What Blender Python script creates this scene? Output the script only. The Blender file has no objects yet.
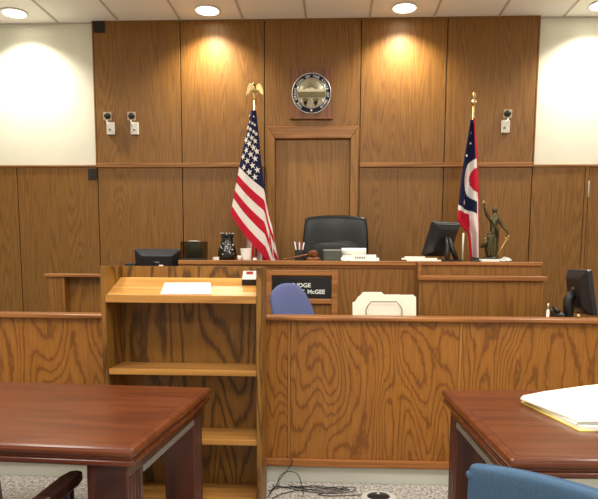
import bpy, bmesh, math, random
from mathutils import Vector, Matrix, Euler
random.seed(7)
R = math.radians
SC = bpy.context.scene
COL = SC.collection
PI = math.pi

# ------------------------------------------------------------------ camera
EYE = Vector((0, 0, 1.35))
FPX, CX, CY = 615.0, 305.0, 332.0
PITCH = R(6.5)
YAW = math.atan((334 - CX) / FPX * math.cos(PITCH))
cam_d = bpy.data.cameras.new('camera')
cam = bpy.data.objects.new('camera', cam_d)
COL.objects.link(cam)
cam.location = EYE
ROLL = R(0.34)
CM = Euler((R(90) - PITCH, 0, YAW)).to_matrix() @ Matrix.Rotation(ROLL, 3, 'Z')
cam.rotation_euler = CM.to_euler()
cam_d.sensor_width = 36
cam_d.lens = FPX / 598 * 36
cam_d.shift_x = (299 - CX) / 598
cam_d.shift_y = (CY - 249.5) / 598
cam_d.clip_start = 0.02
SC.camera = cam


def ray(px, py):
    return CM @ Vector(((px - CX) / FPX, -(py - CY) / FPX, -1))


def at(px, py, Y):                    # point on the upright plane at distance Y
    d = ray(px, py)
    return EYE + d * (Y / d.y)


def atz(px, py, z):                   # point on a level surface
    d = ray(px, py)
    return EYE + d * ((z - EYE.z) / d.z)


def X(px, py, Y): return at(px, py, Y).x
def Z(py, Y, px=300): return at(px, py, Y).z


# ------------------------------------------------------------------ materials
def lin(c):
    return tuple((v / 255 / 12.92) if v / 255 <= 0.04045 else ((v / 255 + 0.055) / 1.055) ** 2.4 for v in c) + (1,)


def new_mat(name):
    m = bpy.data.materials.new(name)
    m.use_nodes = True
    nt = m.node_tree
    return m, nt, nt.nodes['Principled BSDF']


def N(nt, typ, **kw):
    n = nt.nodes.new(typ)
    for k, v in kw.items():
        setattr(n, k, v)
    return n


def plain(name, rgb, rough=0.5, metal=0.0, var=0.06, scale=40, bump=0.0, coat=0.0, spec=0.5):
    m, nt, b = new_mat(name)
    tc = N(nt, 'ShaderNodeTexCoord')
    nz = N(nt, 'ShaderNodeTexNoise')
    nz.inputs['Scale'].default_value = scale
    nz.inputs['Detail'].default_value = 3
    nt.links.new(tc.outputs['Object'], nz.inputs['Vector'])
    rp = N(nt, 'ShaderNodeValToRGB')
    c = lin(rgb)
    rp.color_ramp.elements[0].position = 0.3
    rp.color_ramp.elements[1].position = 0.7
    rp.color_ramp.elements[0].color = tuple(v * (1 - var) for v in c[:3]) + (1,)
    rp.color_ramp.elements[1].color = tuple(min(1, v * (1 + var)) for v in c[:3]) + (1,)
    nt.links.new(nz.outputs['Fac'], rp.inputs['Fac'])
    nt.links.new(rp.outputs['Color'], b.inputs['Base Color'])
    b.inputs['Roughness'].default_value = rough
    b.inputs['Metallic'].default_value = metal
    b.inputs['Specular IOR Level'].default_value = spec
    b.inputs['Coat Weight'].default_value = coat
    b.inputs['Coat Roughness'].default_value = 0.1
    if bump:
        bp = N(nt, 'ShaderNodeBump')
        bp.inputs['Strength'].default_value = bump
        bp.inputs['Distance'].default_value = 0.002
        nt.links.new(nz.outputs['Fac'], bp.inputs['Height'])
        nt.links.new(bp.outputs['Normal'], b.inputs['Normal'])
    return m


def wood(name, dark, mid, light, axis='Z', across=2.4, along=0.55, rings=9.0, rough=0.4, pore=0.25, coat=0.0, line=0.5, spec=0.4):
    """veneer: growth rings drawn as the contour lines of a stretched noise, plus fine pores along the grain"""
    m, nt, b = new_mat(name)
    tc = N(nt, 'ShaderNodeTexCoord')
    oi = N(nt, 'ShaderNodeObjectInfo')
    mul = N(nt, 'ShaderNodeMath', operation='MULTIPLY')
    mul.inputs[1].default_value = 37.0
    nt.links.new(oi.outputs['Random'], mul.inputs[0])
    add = N(nt, 'ShaderNodeVectorMath', operation='ADD')
    nt.links.new(tc.outputs['Object'], add.inputs[0])
    nt.links.new(mul.outputs[0], add.inputs[1])

    def mapped(sa, sl):
        mp = N(nt, 'ShaderNodeMapping')
        s = [sa, sa, sa]
        s['XYZ'.index(axis)] = sl
        mp.inputs['Scale'].default_value = s
        nt.links.new(add.outputs[0], mp.inputs['Vector'])
        return mp
    m1 = mapped(across, along)
    n1 = N(nt, 'ShaderNodeTexNoise')
    n1.inputs['Scale'].default_value = 1
    n1.inputs['Detail'].default_value = 1.2
    n1.inputs['Roughness'].default_value = 0.35
    n1.inputs['Distortion'].default_value = 0.25
    nt.links.new(m1.outputs[0], n1.inputs['Vector'])
    m2 = mapped(across * 11, along * 14)
    n2 = N(nt, 'ShaderNodeTexNoise')
    n2.inputs['Scale'].default_value = 1
    n2.inputs['Detail'].default_value = 2
    nt.links.new(m2.outputs[0], n2.inputs['Vector'])
    jit = N(nt, 'ShaderNodeMath', operation='MULTIPLY_ADD')
    jit.inputs[1].default_value = 0.035
    nt.links.new(n2.outputs['Fac'], jit.inputs[0])
    nt.links.new(n1.outputs['Fac'], jit.inputs[2])
    rg = N(nt, 'ShaderNodeMath', operation='MULTIPLY')
    rg.inputs[1].default_value = rings * 2 * PI
    nt.links.new(jit.outputs[0], rg.inputs[0])
    sn = N(nt, 'ShaderNodeMath', operation='SINE')
    nt.links.new(rg.outputs[0], sn.inputs[0])
    hf = N(nt, 'ShaderNodeMath', operation='MULTIPLY_ADD')
    hf.inputs[1].default_value = 0.5
    hf.inputs[2].default_value = 0.5
    nt.links.new(sn.outputs[0], hf.inputs[0])
    rp = N(nt, 'ShaderNodeValToRGB')
    e = rp.color_ramp.elements
    e[0].position = 0.0
    e[0].color = lin(dark)
    e[1].position = 1.0
    e[1].color = lin(light)
    x = e.new(line)
    x.color = lin(mid)
    nt.links.new(hf.outputs[0], rp.inputs['Fac'])
    m3 = mapped(150, 5)
    n3 = N(nt, 'ShaderNodeTexNoise')
    n3.inputs['Scale'].default_value = 1
    n3.inputs['Detail'].default_value = 2
    nt.links.new(m3.outputs[0], n3.inputs['Vector'])
    r3 = N(nt, 'ShaderNodeValToRGB')
    r3.color_ramp.elements[0].position = 0.35
    r3.color_ramp.elements[1].position = 0.62
    k = 1 - pore
    r3.color_ramp.elements[0].color = (k, k * 0.97, k * 0.92, 1)
    r3.color_ramp.elements[1].color = (1, 1, 1, 1)
    nt.links.new(n3.outputs['Fac'], r3.inputs['Fac'])
    mx = N(nt, 'ShaderNodeMixRGB', blend_type='MULTIPLY')
    mx.inputs['Fac'].default_value = 1
    nt.links.new(rp.outputs['Color'], mx.inputs['Color1'])
    nt.links.new(r3.outputs['Color'], mx.inputs['Color2'])
    nt.links.new(mx.outputs['Color'], b.inputs['Base Color'])
    b.inputs['Roughness'].default_value = rough
    b.inputs['Specular IOR Level'].default_value = spec
    b.inputs['Coat Weight'].default_value = coat
    b.inputs['Coat Roughness'].default_value = 0.12
    return m


def emis(name, rgb, s):
    m, nt, b = new_mat(name)
    b.inputs['Base Color'].default_value = lin(rgb)
    b.inputs['Emission Color'].default_value = lin(rgb)
    b.inputs['Emission Strength'].default_value = s
    return m


def carpet():
    m, nt, b = new_mat('speckled_carpet')
    tc = N(nt, 'ShaderNodeTexCoord')
    n1 = N(nt, 'ShaderNodeTexNoise')
    n1.inputs['Scale'].default_value = 60
    n1.inputs['Detail'].default_value = 4
    n1.inputs['Roughness'].default_value = 0.7
    mp = N(nt, 'ShaderNodeMapping')
    mp.inputs['Scale'].default_value = (1, 0.55, 1)
    nt.links.new(tc.outputs['Object'], mp.inputs['Vector'])
    nt.links.new(mp.outputs[0], n1.inputs['Vector'])
    rp = N(nt, 'ShaderNodeValToRGB')
    e = rp.color_ramp.elements
    e[0].position, e[0].color = 0.36, lin((112, 106, 98))
    e[1].position, e[1].color = 0.62, lin((204, 199, 190))
    x = e.new(0.48)
    x.color = lin((168, 162, 153))
    nt.links.new(n1.outputs['Fac'], rp.inputs['Fac'])
    nt.links.new(rp.outputs['Color'], b.inputs['Base Color'])
    b.inputs['Roughness'].default_value = 0.95
    b.inputs['Specular IOR Level'].default_value = 0.1
    bp = N(nt, 'ShaderNodeBump')
    bp.inputs['Strength'].default_value = 0.5
    bp.inputs['Distance'].default_value = 0.004
    nt.links.new(n1.outputs['Fac'], bp.inputs['Height'])
    nt.links.new(bp.outputs['Normal'], b.inputs['Normal'])
    return m


M = {}
# oak of the wall panelling, slip-matched and fairly plain
M['wall_oak'] = wood('wall_oak', (120, 79, 29), (132, 90, 36), (136, 94, 38), 'Z', 6.0, 0.36, 26, 0.45, 0.20, line=0.4)
M['wall_oak_h'] = wood('wall_oak_moulding', (124, 80, 36), (146, 97, 44), (154, 104, 50), 'X', 9, 0.4, 8, 0.4, 0.12)
M['door_oak'] = wood('door_oak', (132, 90, 38), (144, 101, 44), (148, 104, 46), 'Z', 6.4, 0.3, 16, 0.45, 0.12, line=0.4)
# oak of the bar and the bench, bold cathedral figure
M['bar_oak'] = wood('bar_oak', (128, 78, 28), (160, 102, 40), (165, 107, 43), 'Z', 3.8, 0.95, 22, 0.38, 0.22, line=0.26)
M['bar_oak_h'] = wood('bar_oak_rail', (134, 82, 40), (160, 102, 50), (170, 110, 56), 'X', 12, 0.5, 6, 0.34, 0.12)
M['bench_oak'] = wood('bench_oak', (124, 80, 31), (140, 93, 38), (145, 98, 41), 'Z', 5.2, 0.5, 16, 0.42, 0.16, line=0.38)
M['bench_oak_h'] = wood('bench_oak_rail', (144, 92, 46), (164, 108, 56), (174, 116, 62), 'X', 10, 0.5, 6, 0.34, 0.12)
M['batten_oak'] = wood('batten_oak', (160, 106, 50), (178, 122, 62), (184, 128, 66), 'Z', 12, 0.6, 5, 0.36, 0.1)
# lectern
M['lect_oak'] = wood('lectern_oak_shaded', (88, 57, 20), (134, 92, 36), (144, 100, 40), 'Z', 5.0, 0.8, 14, 0.38, 0.18, line=0.34)  # side and back oak, colour darkened to stand for the interior shade
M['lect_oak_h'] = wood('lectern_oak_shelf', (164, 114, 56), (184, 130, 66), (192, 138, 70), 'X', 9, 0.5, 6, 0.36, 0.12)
M['lect_top_lit'] = wood('lectern_oak_lit_top', (196, 142, 72), (212, 158, 84), (218, 165, 90), 'X', 7, 0.5, 6, 0.36, 0.10)  # same oak lightened: strong overhead light on the slope put into the colour
# tables
M['cherry'] = wood('cherry_top', (94, 46, 25), (106, 53, 28), (112, 58, 31), 'X', 9, 0.7, 5, 0.28, 0.10, coat=0.2)
M['cherry_edge'] = wood('cherry_edge', (84, 36, 19), (98, 44, 24), (106, 50, 27), 'X', 9, 0.6, 5, 0.25, 0.10, coat=0.3)
M['cherry_leg'] = wood('cherry_leg', (60, 27, 17), (74, 34, 21), (82, 38, 24), 'Z', 9, 0.6, 5, 0.3, 0.10, coat=0.2)
M['arm_wood'] = wood('dark_arm_wood', (20, 9, 7), (28, 12, 9), (36, 16, 12), 'Y', 8, 0.6, 5, 0.22, 0.1, coat=0.3)
M['gavel_wood'] = wood('gavel_wood', (98, 54, 26), (128, 76, 38), (140, 86, 44), 'X', 30, 4, 4, 0.35, 0.1)
M['plaque_wood'] = wood('plaque_wood', (104, 60, 28), (122, 74, 36), (130, 80, 40), 'Z', 6, 0.6, 7, 0.4, 0.15)
M['plaster'] = plain('cream_plaster', (223, 222, 208), 0.9, var=0.015, scale=6, spec=0.2)
M['tile'] = plain('ceiling_tile', (244, 243, 240), 0.95, var=0.03, scale=160, spec=0.1)
M['tbar'] = plain('ceiling_grid', (192, 186, 176), 0.7, var=0.03)
M['carpet'] = carpet()
M['toe'] = plain('grey_vinyl_base', (206, 206, 194), 0.6, var=0.03, scale=5)
M['seam'] = plain('seam_shadow_strip', (62, 38, 18), 0.8)
M['white'] = plain('white_paper', (244, 243, 236), 0.7, var=0.015)
M['cream'] = plain('manila_card', (252, 250, 232), 0.75, var=0.02)
M['yellow'] = plain('yellow_card', (238, 214, 110), 0.75, var=0.03)
M['black'] = plain('black_plastic', (24, 25, 27), 0.4, var=0.1)
M['blackgloss'] = plain('glossy_black_ceramic', (7, 8, 9), 0.16, var=0.1, coat=0.2)
M['screen_black'] = plain('black_monitor_shell', (28, 30, 34), 0.38, var=0.1)
M['leather'] = plain('black_leather', (11, 15, 15), 0.36, var=0.15, scale=120, bump=0.15, spec=0.35)
M['blue_cloth'] = plain('blue_fabric', (68, 92, 118), 0.92, var=0.14, scale=260, bump=0.25, spec=0.15)
M['blue_pipe'] = plain('blue_fabric_edge', (76, 102, 128), 0.9, var=0.12, scale=260, bump=0.2, spec=0.15)
M['violet_cloth'] = plain('violet_blue_fabric', (100, 108, 150), 0.95, var=0.12, scale=220, bump=0.25, spec=0.1)
M['gold'] = plain('polished_brass', (190, 166, 112), 0.32, 1.0, 0.05)
M['silver'] = plain('brushed_silver', (196, 196, 190), 0.35, 1.0, 0.05)
M['steel'] = plain('grey_metal', (150, 150, 146), 0.45, 0.6, 0.05)
M['wire'] = plain('dark_wire', (88, 86, 76), 0.4, 0.5, 0.05)
M['bronze'] = plain('aged_bronze', (80, 72, 48), 0.34, 0.75, 0.35, scale=60)
M['bronze_gold'] = plain('worn_gilt_bronze', (214, 178, 112), 0.35, 0.7, 0.15, scale=60)
M['navy'] = plain('navy_cloth', (26, 30, 62), 0.85, var=0.12, scale=80, spec=0.2)
M['red'] = plain('red_cloth', (184, 26, 48), 0.85, var=0.1, scale=80, spec=0.2)
M['wcloth'] = plain('white_cloth', (226, 220, 216), 0.85, var=0.06, scale=80, spec=0.2)
M['seal_navy'] = plain('seal_enamel_navy', (26, 36, 66), 0.3, var=0.1)
M['seal_sky'] = plain('seal_relief_sky', (172, 166, 140), 0.45, 0.2, 0.1)
M['seal_hill'] = plain('seal_relief_hill', (112, 100, 66), 0.45, 0.3, 0.15)
M['seal_field'] = plain('seal_relief_field', (146, 138, 116), 0.45, 0.3, 0.2, scale=160)
M['seal_dark'] = plain('seal_relief_dark', (104, 96, 68), 0.45, 0.3, 0.15)
M['seal_light'] = plain('seal_relief_light', (214, 206, 176), 0.45, 0.2, 0.05)
M['vent'] = plain('dark_bronze_grille', (48, 34, 20), 0.6, var=0.15)
M['plate'] = plain('almond_plate', (176, 160, 132), 0.5, var=0.05)
M['box_grey'] = plain('pale_grey_plastic', (206, 204, 196), 0.5, var=0.05)
M['greybox'] = plain('grey_green_plastic', (74, 82, 72), 0.5, var=0.1)
M['redled'] = plain('dull_red_display', (150, 44, 30), 0.3, var=0.05)
M['pen_blue'] = plain('blue_pen', (62, 72, 130), 0.4)
M['pen_red'] = plain('red_pen', (170, 50, 70), 0.4)
M['plaque_black'] = plain('black_name_plate', (16, 18, 20), 0.35, var=0.05)
M['lettering'] = plain('white_letter', (238, 238, 232), 0.5, var=0.01)
M['print'] = plain('grey_print', (120, 118, 112), 0.7, var=0.02)
M['lamp'] = emis('lit_lamp_lens', (255, 246, 224), 9)
M['troffer'] = emis('lit_diffuser', (255, 246, 230), 2)
m, nt, b = new_mat('smoked_acrylic')
b.inputs['Base Color'].default_value = (0.30, 0.26, 0.19, 1)
b.inputs['Transmission Weight'].default_value = 1
b.inputs['Roughness'].default_value = 0.03
b.inputs['IOR'].default_value = 1.1
M['smoke'] = m


# ------------------------------------------------------------------ mesh tools
class MB:
    def __init__(s):
        s.bm = bmesh.new()
        s.mats = []

    def mi(s, mat):
        if mat is None:
            return 0
        if mat not in s.mats:
            s.mats.append(mat)
        return s.mats.index(mat)

    def _mat(s, faces, mat):
        i = s.mi(mat)
        for f in faces:
            f.material_index = i

    def box(s, a, b, bev=0.0, mat=None, seg=2, M4=None):
        t = bmesh.new()
        bmesh.ops.create_cube(t, size=1)
        for v in t.verts:
            v.co = Vector([(a[i] + b[i]) / 2 + v.co[i] * (b[i] - a[i]) for i in range(3)])
        if bev > 0:
            bmesh.ops.bevel(t, geom=t.edges[:], offset=min(bev, 0.45 * min(abs(b[i] - a[i]) for i in range(3))), segments=seg, affect='EDGES', profile=0.5)
        s.merge(t, mat, M4)
        return s

    def merge(s, t, mat=None, M4=None):
        if M4 is not None:
            bmesh.ops.transform(t, matrix=M4, verts=t.verts[:])
        vm = {}
        for v in t.verts:
            vm[v] = s.bm.verts.new(v.co)
        i = s.mi(mat)
        for f in t.faces:
            try:
                nf = s.bm.faces.new([vm[v] for v in f.verts])
                nf.material_index = i
                nf.smooth = f.smooth
            except ValueError:
                pass
        t.free()

    def prism(s, pts, d, mat=None, bev=0.0, M4=None):
        """closed outline of 3D points, thickened by vector d"""
        t = bmesh.new()
        d = Vector(d)
        a = [t.verts.new(Vector(p)) for p in pts]
        b = [t.verts.new(Vector(p) + d) for p in pts]
        n = len(pts)
        t.faces.new(a)
        t.faces.new(b[::-1])
        for i in range(n):
            t.faces.new((a[i], b[i], b[(i + 1) % n], a[(i + 1) % n]))
        bmesh.ops.recalc_face_normals(t, faces=t.faces[:])
        if bev:
            bmesh.ops.bevel(t, geom=t.edges[:], offset=bev, segments=2, affect='EDGES', profile=0.5)
        s.merge(t, mat, M4)
        return s

    def tube(s, path, r, n=10, mat=None, M4=None):
        path = [Vector(p) for p in path]
        rs = r if isinstance(r, (list, tuple)) else [r] * len(path)
        t = bmesh.new()
        rings = []
        up = None
        for i, p in enumerate(path):
            d = (path[min(i + 1, len(path) - 1)] - path[max(i - 1, 0)])
            d = d.normalized() if d.length > 1e-9 else Vector((0, 0, 1))
            if up is None:
                up = d.orthogonal().normalized()
            else:
                up = (up - d * up.dot(d))
                up = up.normalized() if up.length > 1e-6 else d.orthogonal().normalized()
            sd = d.cross(up)
            rings.append([t.verts.new(p + (up * math.cos(2 * PI * k / n) + sd * math.sin(2 * PI * k / n)) * rs[i]) for k in range(n)])
        for i in range(len(rings) - 1):
            for k in range(n):
                f = t.faces.new((rings[i][k], rings[i][(k + 1) % n], rings[i + 1][(k + 1) % n], rings[i + 1][k]))
                f.smooth = True
        t.faces.new(rings[0][::-1])
        t.faces.new(rings[-1])
        bmesh.ops.recalc_face_normals(t, faces=t.faces[:])
        s.merge(t, mat, M4)
        return s

    def lathe(s, prof, c=(0, 0, 0), n=32, mat=None, M4=None, fold=None):
        """profile of (radius, height) turned about the upright axis"""
        t = bmesh.new()
        rings = []
        for r, z in prof:
            ring = []
            for k in range(n):
                a = 2 * PI * k / n
                q = r * (fold(a, z) if fold else 1)
                ring.append(t.verts.new((c[0] + q * math.cos(a), c[1] + q * math.sin(a), c[2] + z)))
            rings.append(ring)
        for i in range(len(rings) - 1):
            for k in range(n):
                f = t.faces.new((rings[i][k], rings[i][(k + 1) % n], rings[i + 1][(k + 1) % n], rings[i + 1][k]))
                f.smooth = True
        t.faces.new(rings[0][::-1])
        t.faces.new(rings[-1])
        bmesh.ops.recalc_face_normals(t, faces=t.faces[:])
        s.merge(t, mat, M4)
        return s

    def ball(s, c, r, mat=None, M4=None, seg=16):
        t = bmesh.new()
        bmesh.ops.create_uvsphere(t, u_segments=seg, v_segments=seg // 2 + 2, radius=1)
        rr = r if isinstance(r, (list, tuple)) else (r, r, r)
        for v in t.verts:
            v.co = Vector((c[0] + v.co.x * rr[0], c[1] + v.co.y * rr[1], c[2] + v.co.z * rr[2]))
        for f in t.faces:
            f.smooth = True
        s.merge(t, mat, M4)
        return s

    def pillow(s, w, h, t_, r=0.4, p=4, n=20, taper=0.0, bend=0.0, arch=0.0, mat=None, M4=None):
        """upholstered pad standing in the local X-Z plane, thickness along Y; centred at its own middle"""
        t = bmesh.new()

        def pt(u, v, side):
            x = u * math.sqrt(1 - r * v * v / 2)
            z = v * math.sqrt(1 - r * u * u / 2)
            th = max(0.0, (1 - abs(u) ** p)) ** (1 / p) * max(0.0, (1 - abs(v) ** p)) ** (1 / p)
            xx = x * w / 2 * (1 + taper * z)
            return Vector((xx, side * th * t_ / 2 + bend * (x * x) , z * h / 2 + (arch * (1 - x * x) if z > 0 else 0) * z))

        def par(i):
            q = -1 + 2 * i / n
            return math.sin(q * PI / 2)
        F = [[t.verts.new(pt(par(i), par(j), -1)) for j in range(n + 1)] for i in range(n + 1)]
        B = [[(F[i][j] if i in (0, n) or j in (0, n) else t.verts.new(pt(par(i), par(j), 1))) for j in range(n + 1)] for i in range(n + 1)]
        for G in (F, B):
            for i in range(n):
                for j in range(n):
                    try:
                        f = t.faces.new((G[i][j], G[i + 1][j], G[i + 1][j + 1], G[i][j + 1]))
                        f.smooth = True
                    except ValueError:
                        pass
        bmesh.ops.recalc_face_normals(t, faces=t.faces[:])
        s.merge(t, mat, M4)
        return s

    def text(s, txt, size, M4, mat=None, ext=0.001, align='CENTER', bold=0.0, sx=1.0):
        cu = bpy.data.curves.new('lettering', 'FONT')
        cu.body = txt
        cu.size = size
        cu.extrude = ext
        cu.offset = bold
        cu.align_x = align
        cu.align_y = 'CENTER'
        o = bpy.data.objects.new('lettering', cu)
        COL.objects.link(o)
        bpy.context.view_layer.update()
        me = o.evaluated_get(bpy.context.evaluated_depsgraph_get()).to_mesh()
        t = bmesh.new()
        t.from_mesh(me)
        o.evaluated_get(bpy.context.evaluated_depsgraph_get()).to_mesh_clear()
        bpy.data.objects.remove(o)
        bpy.data.curves.remove(cu)
        # letters are drawn in X-Y; stand them up facing the viewer (-Y)
        st = Matrix.Rotation(R(90), 4, 'X') @ Matrix.Diagonal((sx, 1, 1, 1))
        s.merge(t, mat, M4 @ st)
        return s

    def build(s, name, mat=None, parent=None, world=True, origin=None):
        bm = s.bm
        bmesh.ops.remove_doubles(bm, verts=bm.verts[:], dist=1e-6)
        off = Vector((0, 0, 0))
        loc = Vector((0, 0, 0))
        if parent is not None:
            if world:
                p = parent
                while p is not None:
                    off += Vector(p.location)
                    p = p.parent
        elif origin is not None:
            off = Vector(origin)
            loc = off
        else:
            xs = [v.co for v in bm.verts]
            lo = [min(c[i] for c in xs) for i in range(3)]
            hi = [max(c[i] for c in xs) for i in range(3)]
            off = Vector(((lo[0] + hi[0]) / 2, (lo[1] + hi[1]) / 2, lo[2]))
            loc = off
        bmesh.ops.translate(bm, vec=-off, verts=bm.verts[:])
        me = bpy.data.meshes.new(name)
        bm.to_mesh(me)
        bm.free()
        ms = s.mats if s.mats else [mat]
        for q in ms:
            me.materials.append(M[q] if isinstance(q, str) else q)
        o = bpy.data.objects.new(name, me)
        COL.objects.link(o)
        o.location = loc
        if parent is not None:
            o.parent = parent
        return o


def tag(o, label, cat, group=None, kind=None):
    o['label'] = label
    o['category'] = cat
    if group:
        o['group'] = group
    if kind:
        o['kind'] = kind
    return o


def thing(name, loc, label, cat, group=None, rz=0):
    o = bpy.data.objects.new(name, None)
    o.empty_display_size = 0.05
    COL.objects.link(o)
    o.location = loc
    o.rotation_euler = (0, 0, rz)
    return tag(o, label, cat, group)


def struct(o):
    o['kind'] = 'structure'
    return o


def sempty(name, loc=(0, 0, 0)):
    o = bpy.data.objects.new(name, None)
    COL.objects.link(o)
    o.location = loc
    o['kind'] = 'structure'
    return o


def bx(name, a, b, mat, parent=None, bev=0.0, world=True):
    lo = [min(a[i], b[i]) for i in range(3)]
    hi = [max(a[i], b[i]) for i in range(3)]
    return MB().box(lo, hi, bev).build(name, mat, parent, world)


# ------------------------------------------------------------------ room shell
W = 6.0                                # plaster face of the far wall
PF = 5.95                              # face of the oak panelling
HC = Z(18, PF, 330)                    # ceiling height
XL, XR, YB = -4.6, 4.4, -3.2
struct(bx('floor', (XL, YB, -0.1), (XR, W + 0.1, 0), 'carpet'))
struct(bx('ceiling', (XL, YB, HC), (XR, W + 0.1, HC + 0.1), 'tile'))
struct(bx('wall_back', (XL, W, 0), (XR, W + 0.1, HC), 'plaster'))
struct(bx('wall_left', (XL - 0.1, YB, 0), (XL, W, HC), 'plaster'))
struct(bx('wall_right', (XR, YB, 0), (XR + 0.1, W, HC), 'plaster'))
struct(bx('wall_front', (XL, YB - 0.1, 0), (XR, YB, HC), 'plaster'))
PLAT = 0.60
struct(bx('platform', (-2.6, 5.05, 0), (2.3, PF, PLAT), 'carpet'))

# suspended ceiling grid
g = MB()
seams = [57, 118, 180, 244, 307, 371, 436, 499]
xs = [X(p, 18, PF) for p in seams]
step = (xs[-1] - xs[0]) / 7
k0 = xs[0]
for i in range(-4, 13):
    x = k0 + i * step
    if XL < x < XR:
        g.box((x - 0.010, YB, HC - 0.006), (x + 0.010, W, HC + 0.002))
y = W - 1.25
while y > YB:
    g.box((XL, y - 0.012, HC - 0.005), (XR, y + 0.012, HC + 0.002))
    y -= 1.25
g.box((XL, W - 0.02, HC - 0.008), (XR, W, HC + 0.001))
struct(g.build('trim_1', 'tbar'))

# oak panelling on the far wall
zw = Z(165, PF)                        # top of the wainscot
def xw(px, py=165): return X(px, py, PF)
x_l, x_r = X(95, 92, PF), X(536, 92, PF)
pan = sempty('wall_panelling')
def panel(x0, x1, z0, z1, mat='wall_oak', y0=PF, gap=0.004, par=None):
    return bx('panel', (x0 + gap, y0, z0), (x1 - gap, W - 0.012, z1), mat, par or pan, 0.002)
bx('backing', (XL, W - 0.012, 0.0), (XR, W - 0.001, zw), 'seam', pan)
bx('backing', (x_l, W - 0.013, zw), (x_r, W - 0.001, HC), 'seam', pan)
s1, s2, s3, s4 = X(181, 92, PF), X(264.5, 92, PF), X(360.5, 92, PF), X(446, 92, PF)
zr0, zr1 = Z(167.5, PF), Z(163, PF)
for a, b_ in ((x_l, s1), (s1, s2), (s3, s4), (s4, x_r)):
    panel(a, b_, zr1, HC)
    panel(a, b_, PLAT, zr0)
zd = Z(127, PF)
panel(s2, s3, zd, HC)
# side wainscots
xa = X(20, 240, PF)
panel(XL, xa, 0, zw - 0.02)
panel(xa, x_l, 0, zw - 0.02)
xb = X(584, 200, PF)
panel(x_r, xb, 0, zw - 0.02)
c1 = MB().box((XL, PF - 0.012, zw - 0.02), (x_l, W, zw), 0.003).build('cap_moulding', 'wall_oak_h', pan)
c2 = MB().box((x_r, PF - 0.012, zw - 0.02), (XR, W, zw), 0.003).build('cap_moulding', 'wall_oak_h', pan)
# horizontal rail across the middle panels
for a, b_ in ((x_l, s2), (s3, x_r)):
    r_ = MB()
    r_.box((a, PF - 0.02, zr0), (b_, W - 0.012, zr1), 0.006)
    r_.build('rail_moulding', 'wall_oak_h', pan)
# edge fillets between oak and plaster
for xx, sg in ((x_l, -1), (x_r, 1)):
    bx('edge_strip', (xx, PF - 0.001, zw), (xx + sg * 0.012, W, HC), 'wall_oak', pan)

# framed door behind the bench
dr = sempty('door_1')
fo0, fo1 = X(267.5, 180, PF), X(358, 180, PF)
fi0, fi1 = X(275, 180, PF), X(350, 180, PF)
zi = Z(139, PF)
fr = MB()
yf = PF - 0.03
fr.prism([(fo0, yf, PLAT), (fi0, yf, PLAT), (fi0, yf, zi), (fo0, yf, zd)], (0, 0.06, 0), 'door_oak', 0.006)
fr.prism([(fi1, yf, PLAT), (fo1, yf, PLAT), (fo1, yf, zd), (fi1, yf, zi)], (0, 0.06, 0), 'door_oak', 0.006)
fr.prism([(fo0, yf, zd), (fo1, yf, zd), (fi1, yf, zi), (fi0, yf, zi)], (0, 0.06, 0), 'wall_oak_h', 0.006)
fr.build('door_frame', None, dr)
bx('door_panel', (fi0 + 0.003, PF + 0.012, PLAT), (fi1 - 0.003, W - 0.012, zi - 0.003), 'door_oak', dr, 0.003)
for a, b_ in ((s2, fo0), (fo1, s3)):
    bx('filler_strip', (a + 0.004, PF, PLAT), (b_, W - 0.012, zd), 'wall_oak', dr)

# flush oak door in the right wainscot
d2 = sempty('door_2')
bx('jamb', (xb, PF - 0.006, 0), (xb + 0.03, W - 0.012, zw - 0.02), 'wall_oak', d2, 0.003)
bx('door_panel', (xb + 0.035, PF, 0.01), (XR - 0.3, W - 0.012, zw - 0.024), 'wall_oak', d2, 0.003)
hp = at(588.3, 189, PF)
h_ = MB()
h_.lathe([(0.006, -0.075), (0.008, -0.07), (0.008, 0.07), (0.006, 0.075)], (hp.x, PF - 0.008, hp.z), 12)
h_.build('hinge', 'silver', d2)

# ------------------------------------------------------------------ downlights and general lighting
def area(name, loc, sx, sy, e, col=(1, 0.955, 0.89), rot=(0, 0, 0)):
    l = bpy.data.lights.new(name, 'AREA')
    l.shape = 'RECTANGLE'
    l.size, l.size_y = sx, sy
    l.energy = e
    l.color = col
    o = bpy.data.objects.new(name, l)
    COL.objects.link(o)
    o.location = loc
    o.rotation_euler = rot
    return o


DLN = ['over the left cream wall', 'over the oak panels left of the round seal', 'over the oak panels right of the round seal', 'over the right cream wall']
for i, (px, py) in enumerate(((14, 12), (207, 9), (405, 5.5), (599, 8))):
    p = atz(px, py, HC)
    p.y = 5.73
    t = thing('downlight', (p.x, p.y, HC - 0.014), 'round recessed ceiling downlight, lit, ' + DLN[i], 'downlight', 'recessed downlights along the far wall')
    ring = MB()
    ring.lathe([(0.098, 0.012), (0.118, 0.010), (0.120, 0.004), (0.112, 0.0), (0.100, 0.002), (0.098, 0.012)], (0, 0, 0), 40)
    ring.build('trim_ring', 'white', t, world=False)
    le = MB()
    le.lathe([(0.0005, 0.004), (0.099, 0.004), (0.099, 0.010), (0.0005, 0.010)], (0, 0, 0), 40)
    le.build('lens', 'lamp', t, world=False)
    l = bpy.data.lights.new('downlight_beam', 'SPOT')
    l.energy = 140
    l.spot_size = R(130)
    l.spot_blend = 0.85
    l.shadow_soft_size = 0.05
    l.color = (1, 0.91, 0.74)
    o = bpy.data.objects.new('downlight_beam', l)
    COL.objects.link(o)
    o.location = (p.x, p.y, HC - 0.03)

for tx in (-2.4, 0.0, 2.4):
    for ty, en in ((-1.6, 42), (1.2, 54), (3.0, 31)):
        area('ceiling_troffer', (tx, ty, HC - 0.02), 0.6, 1.2, en)

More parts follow.
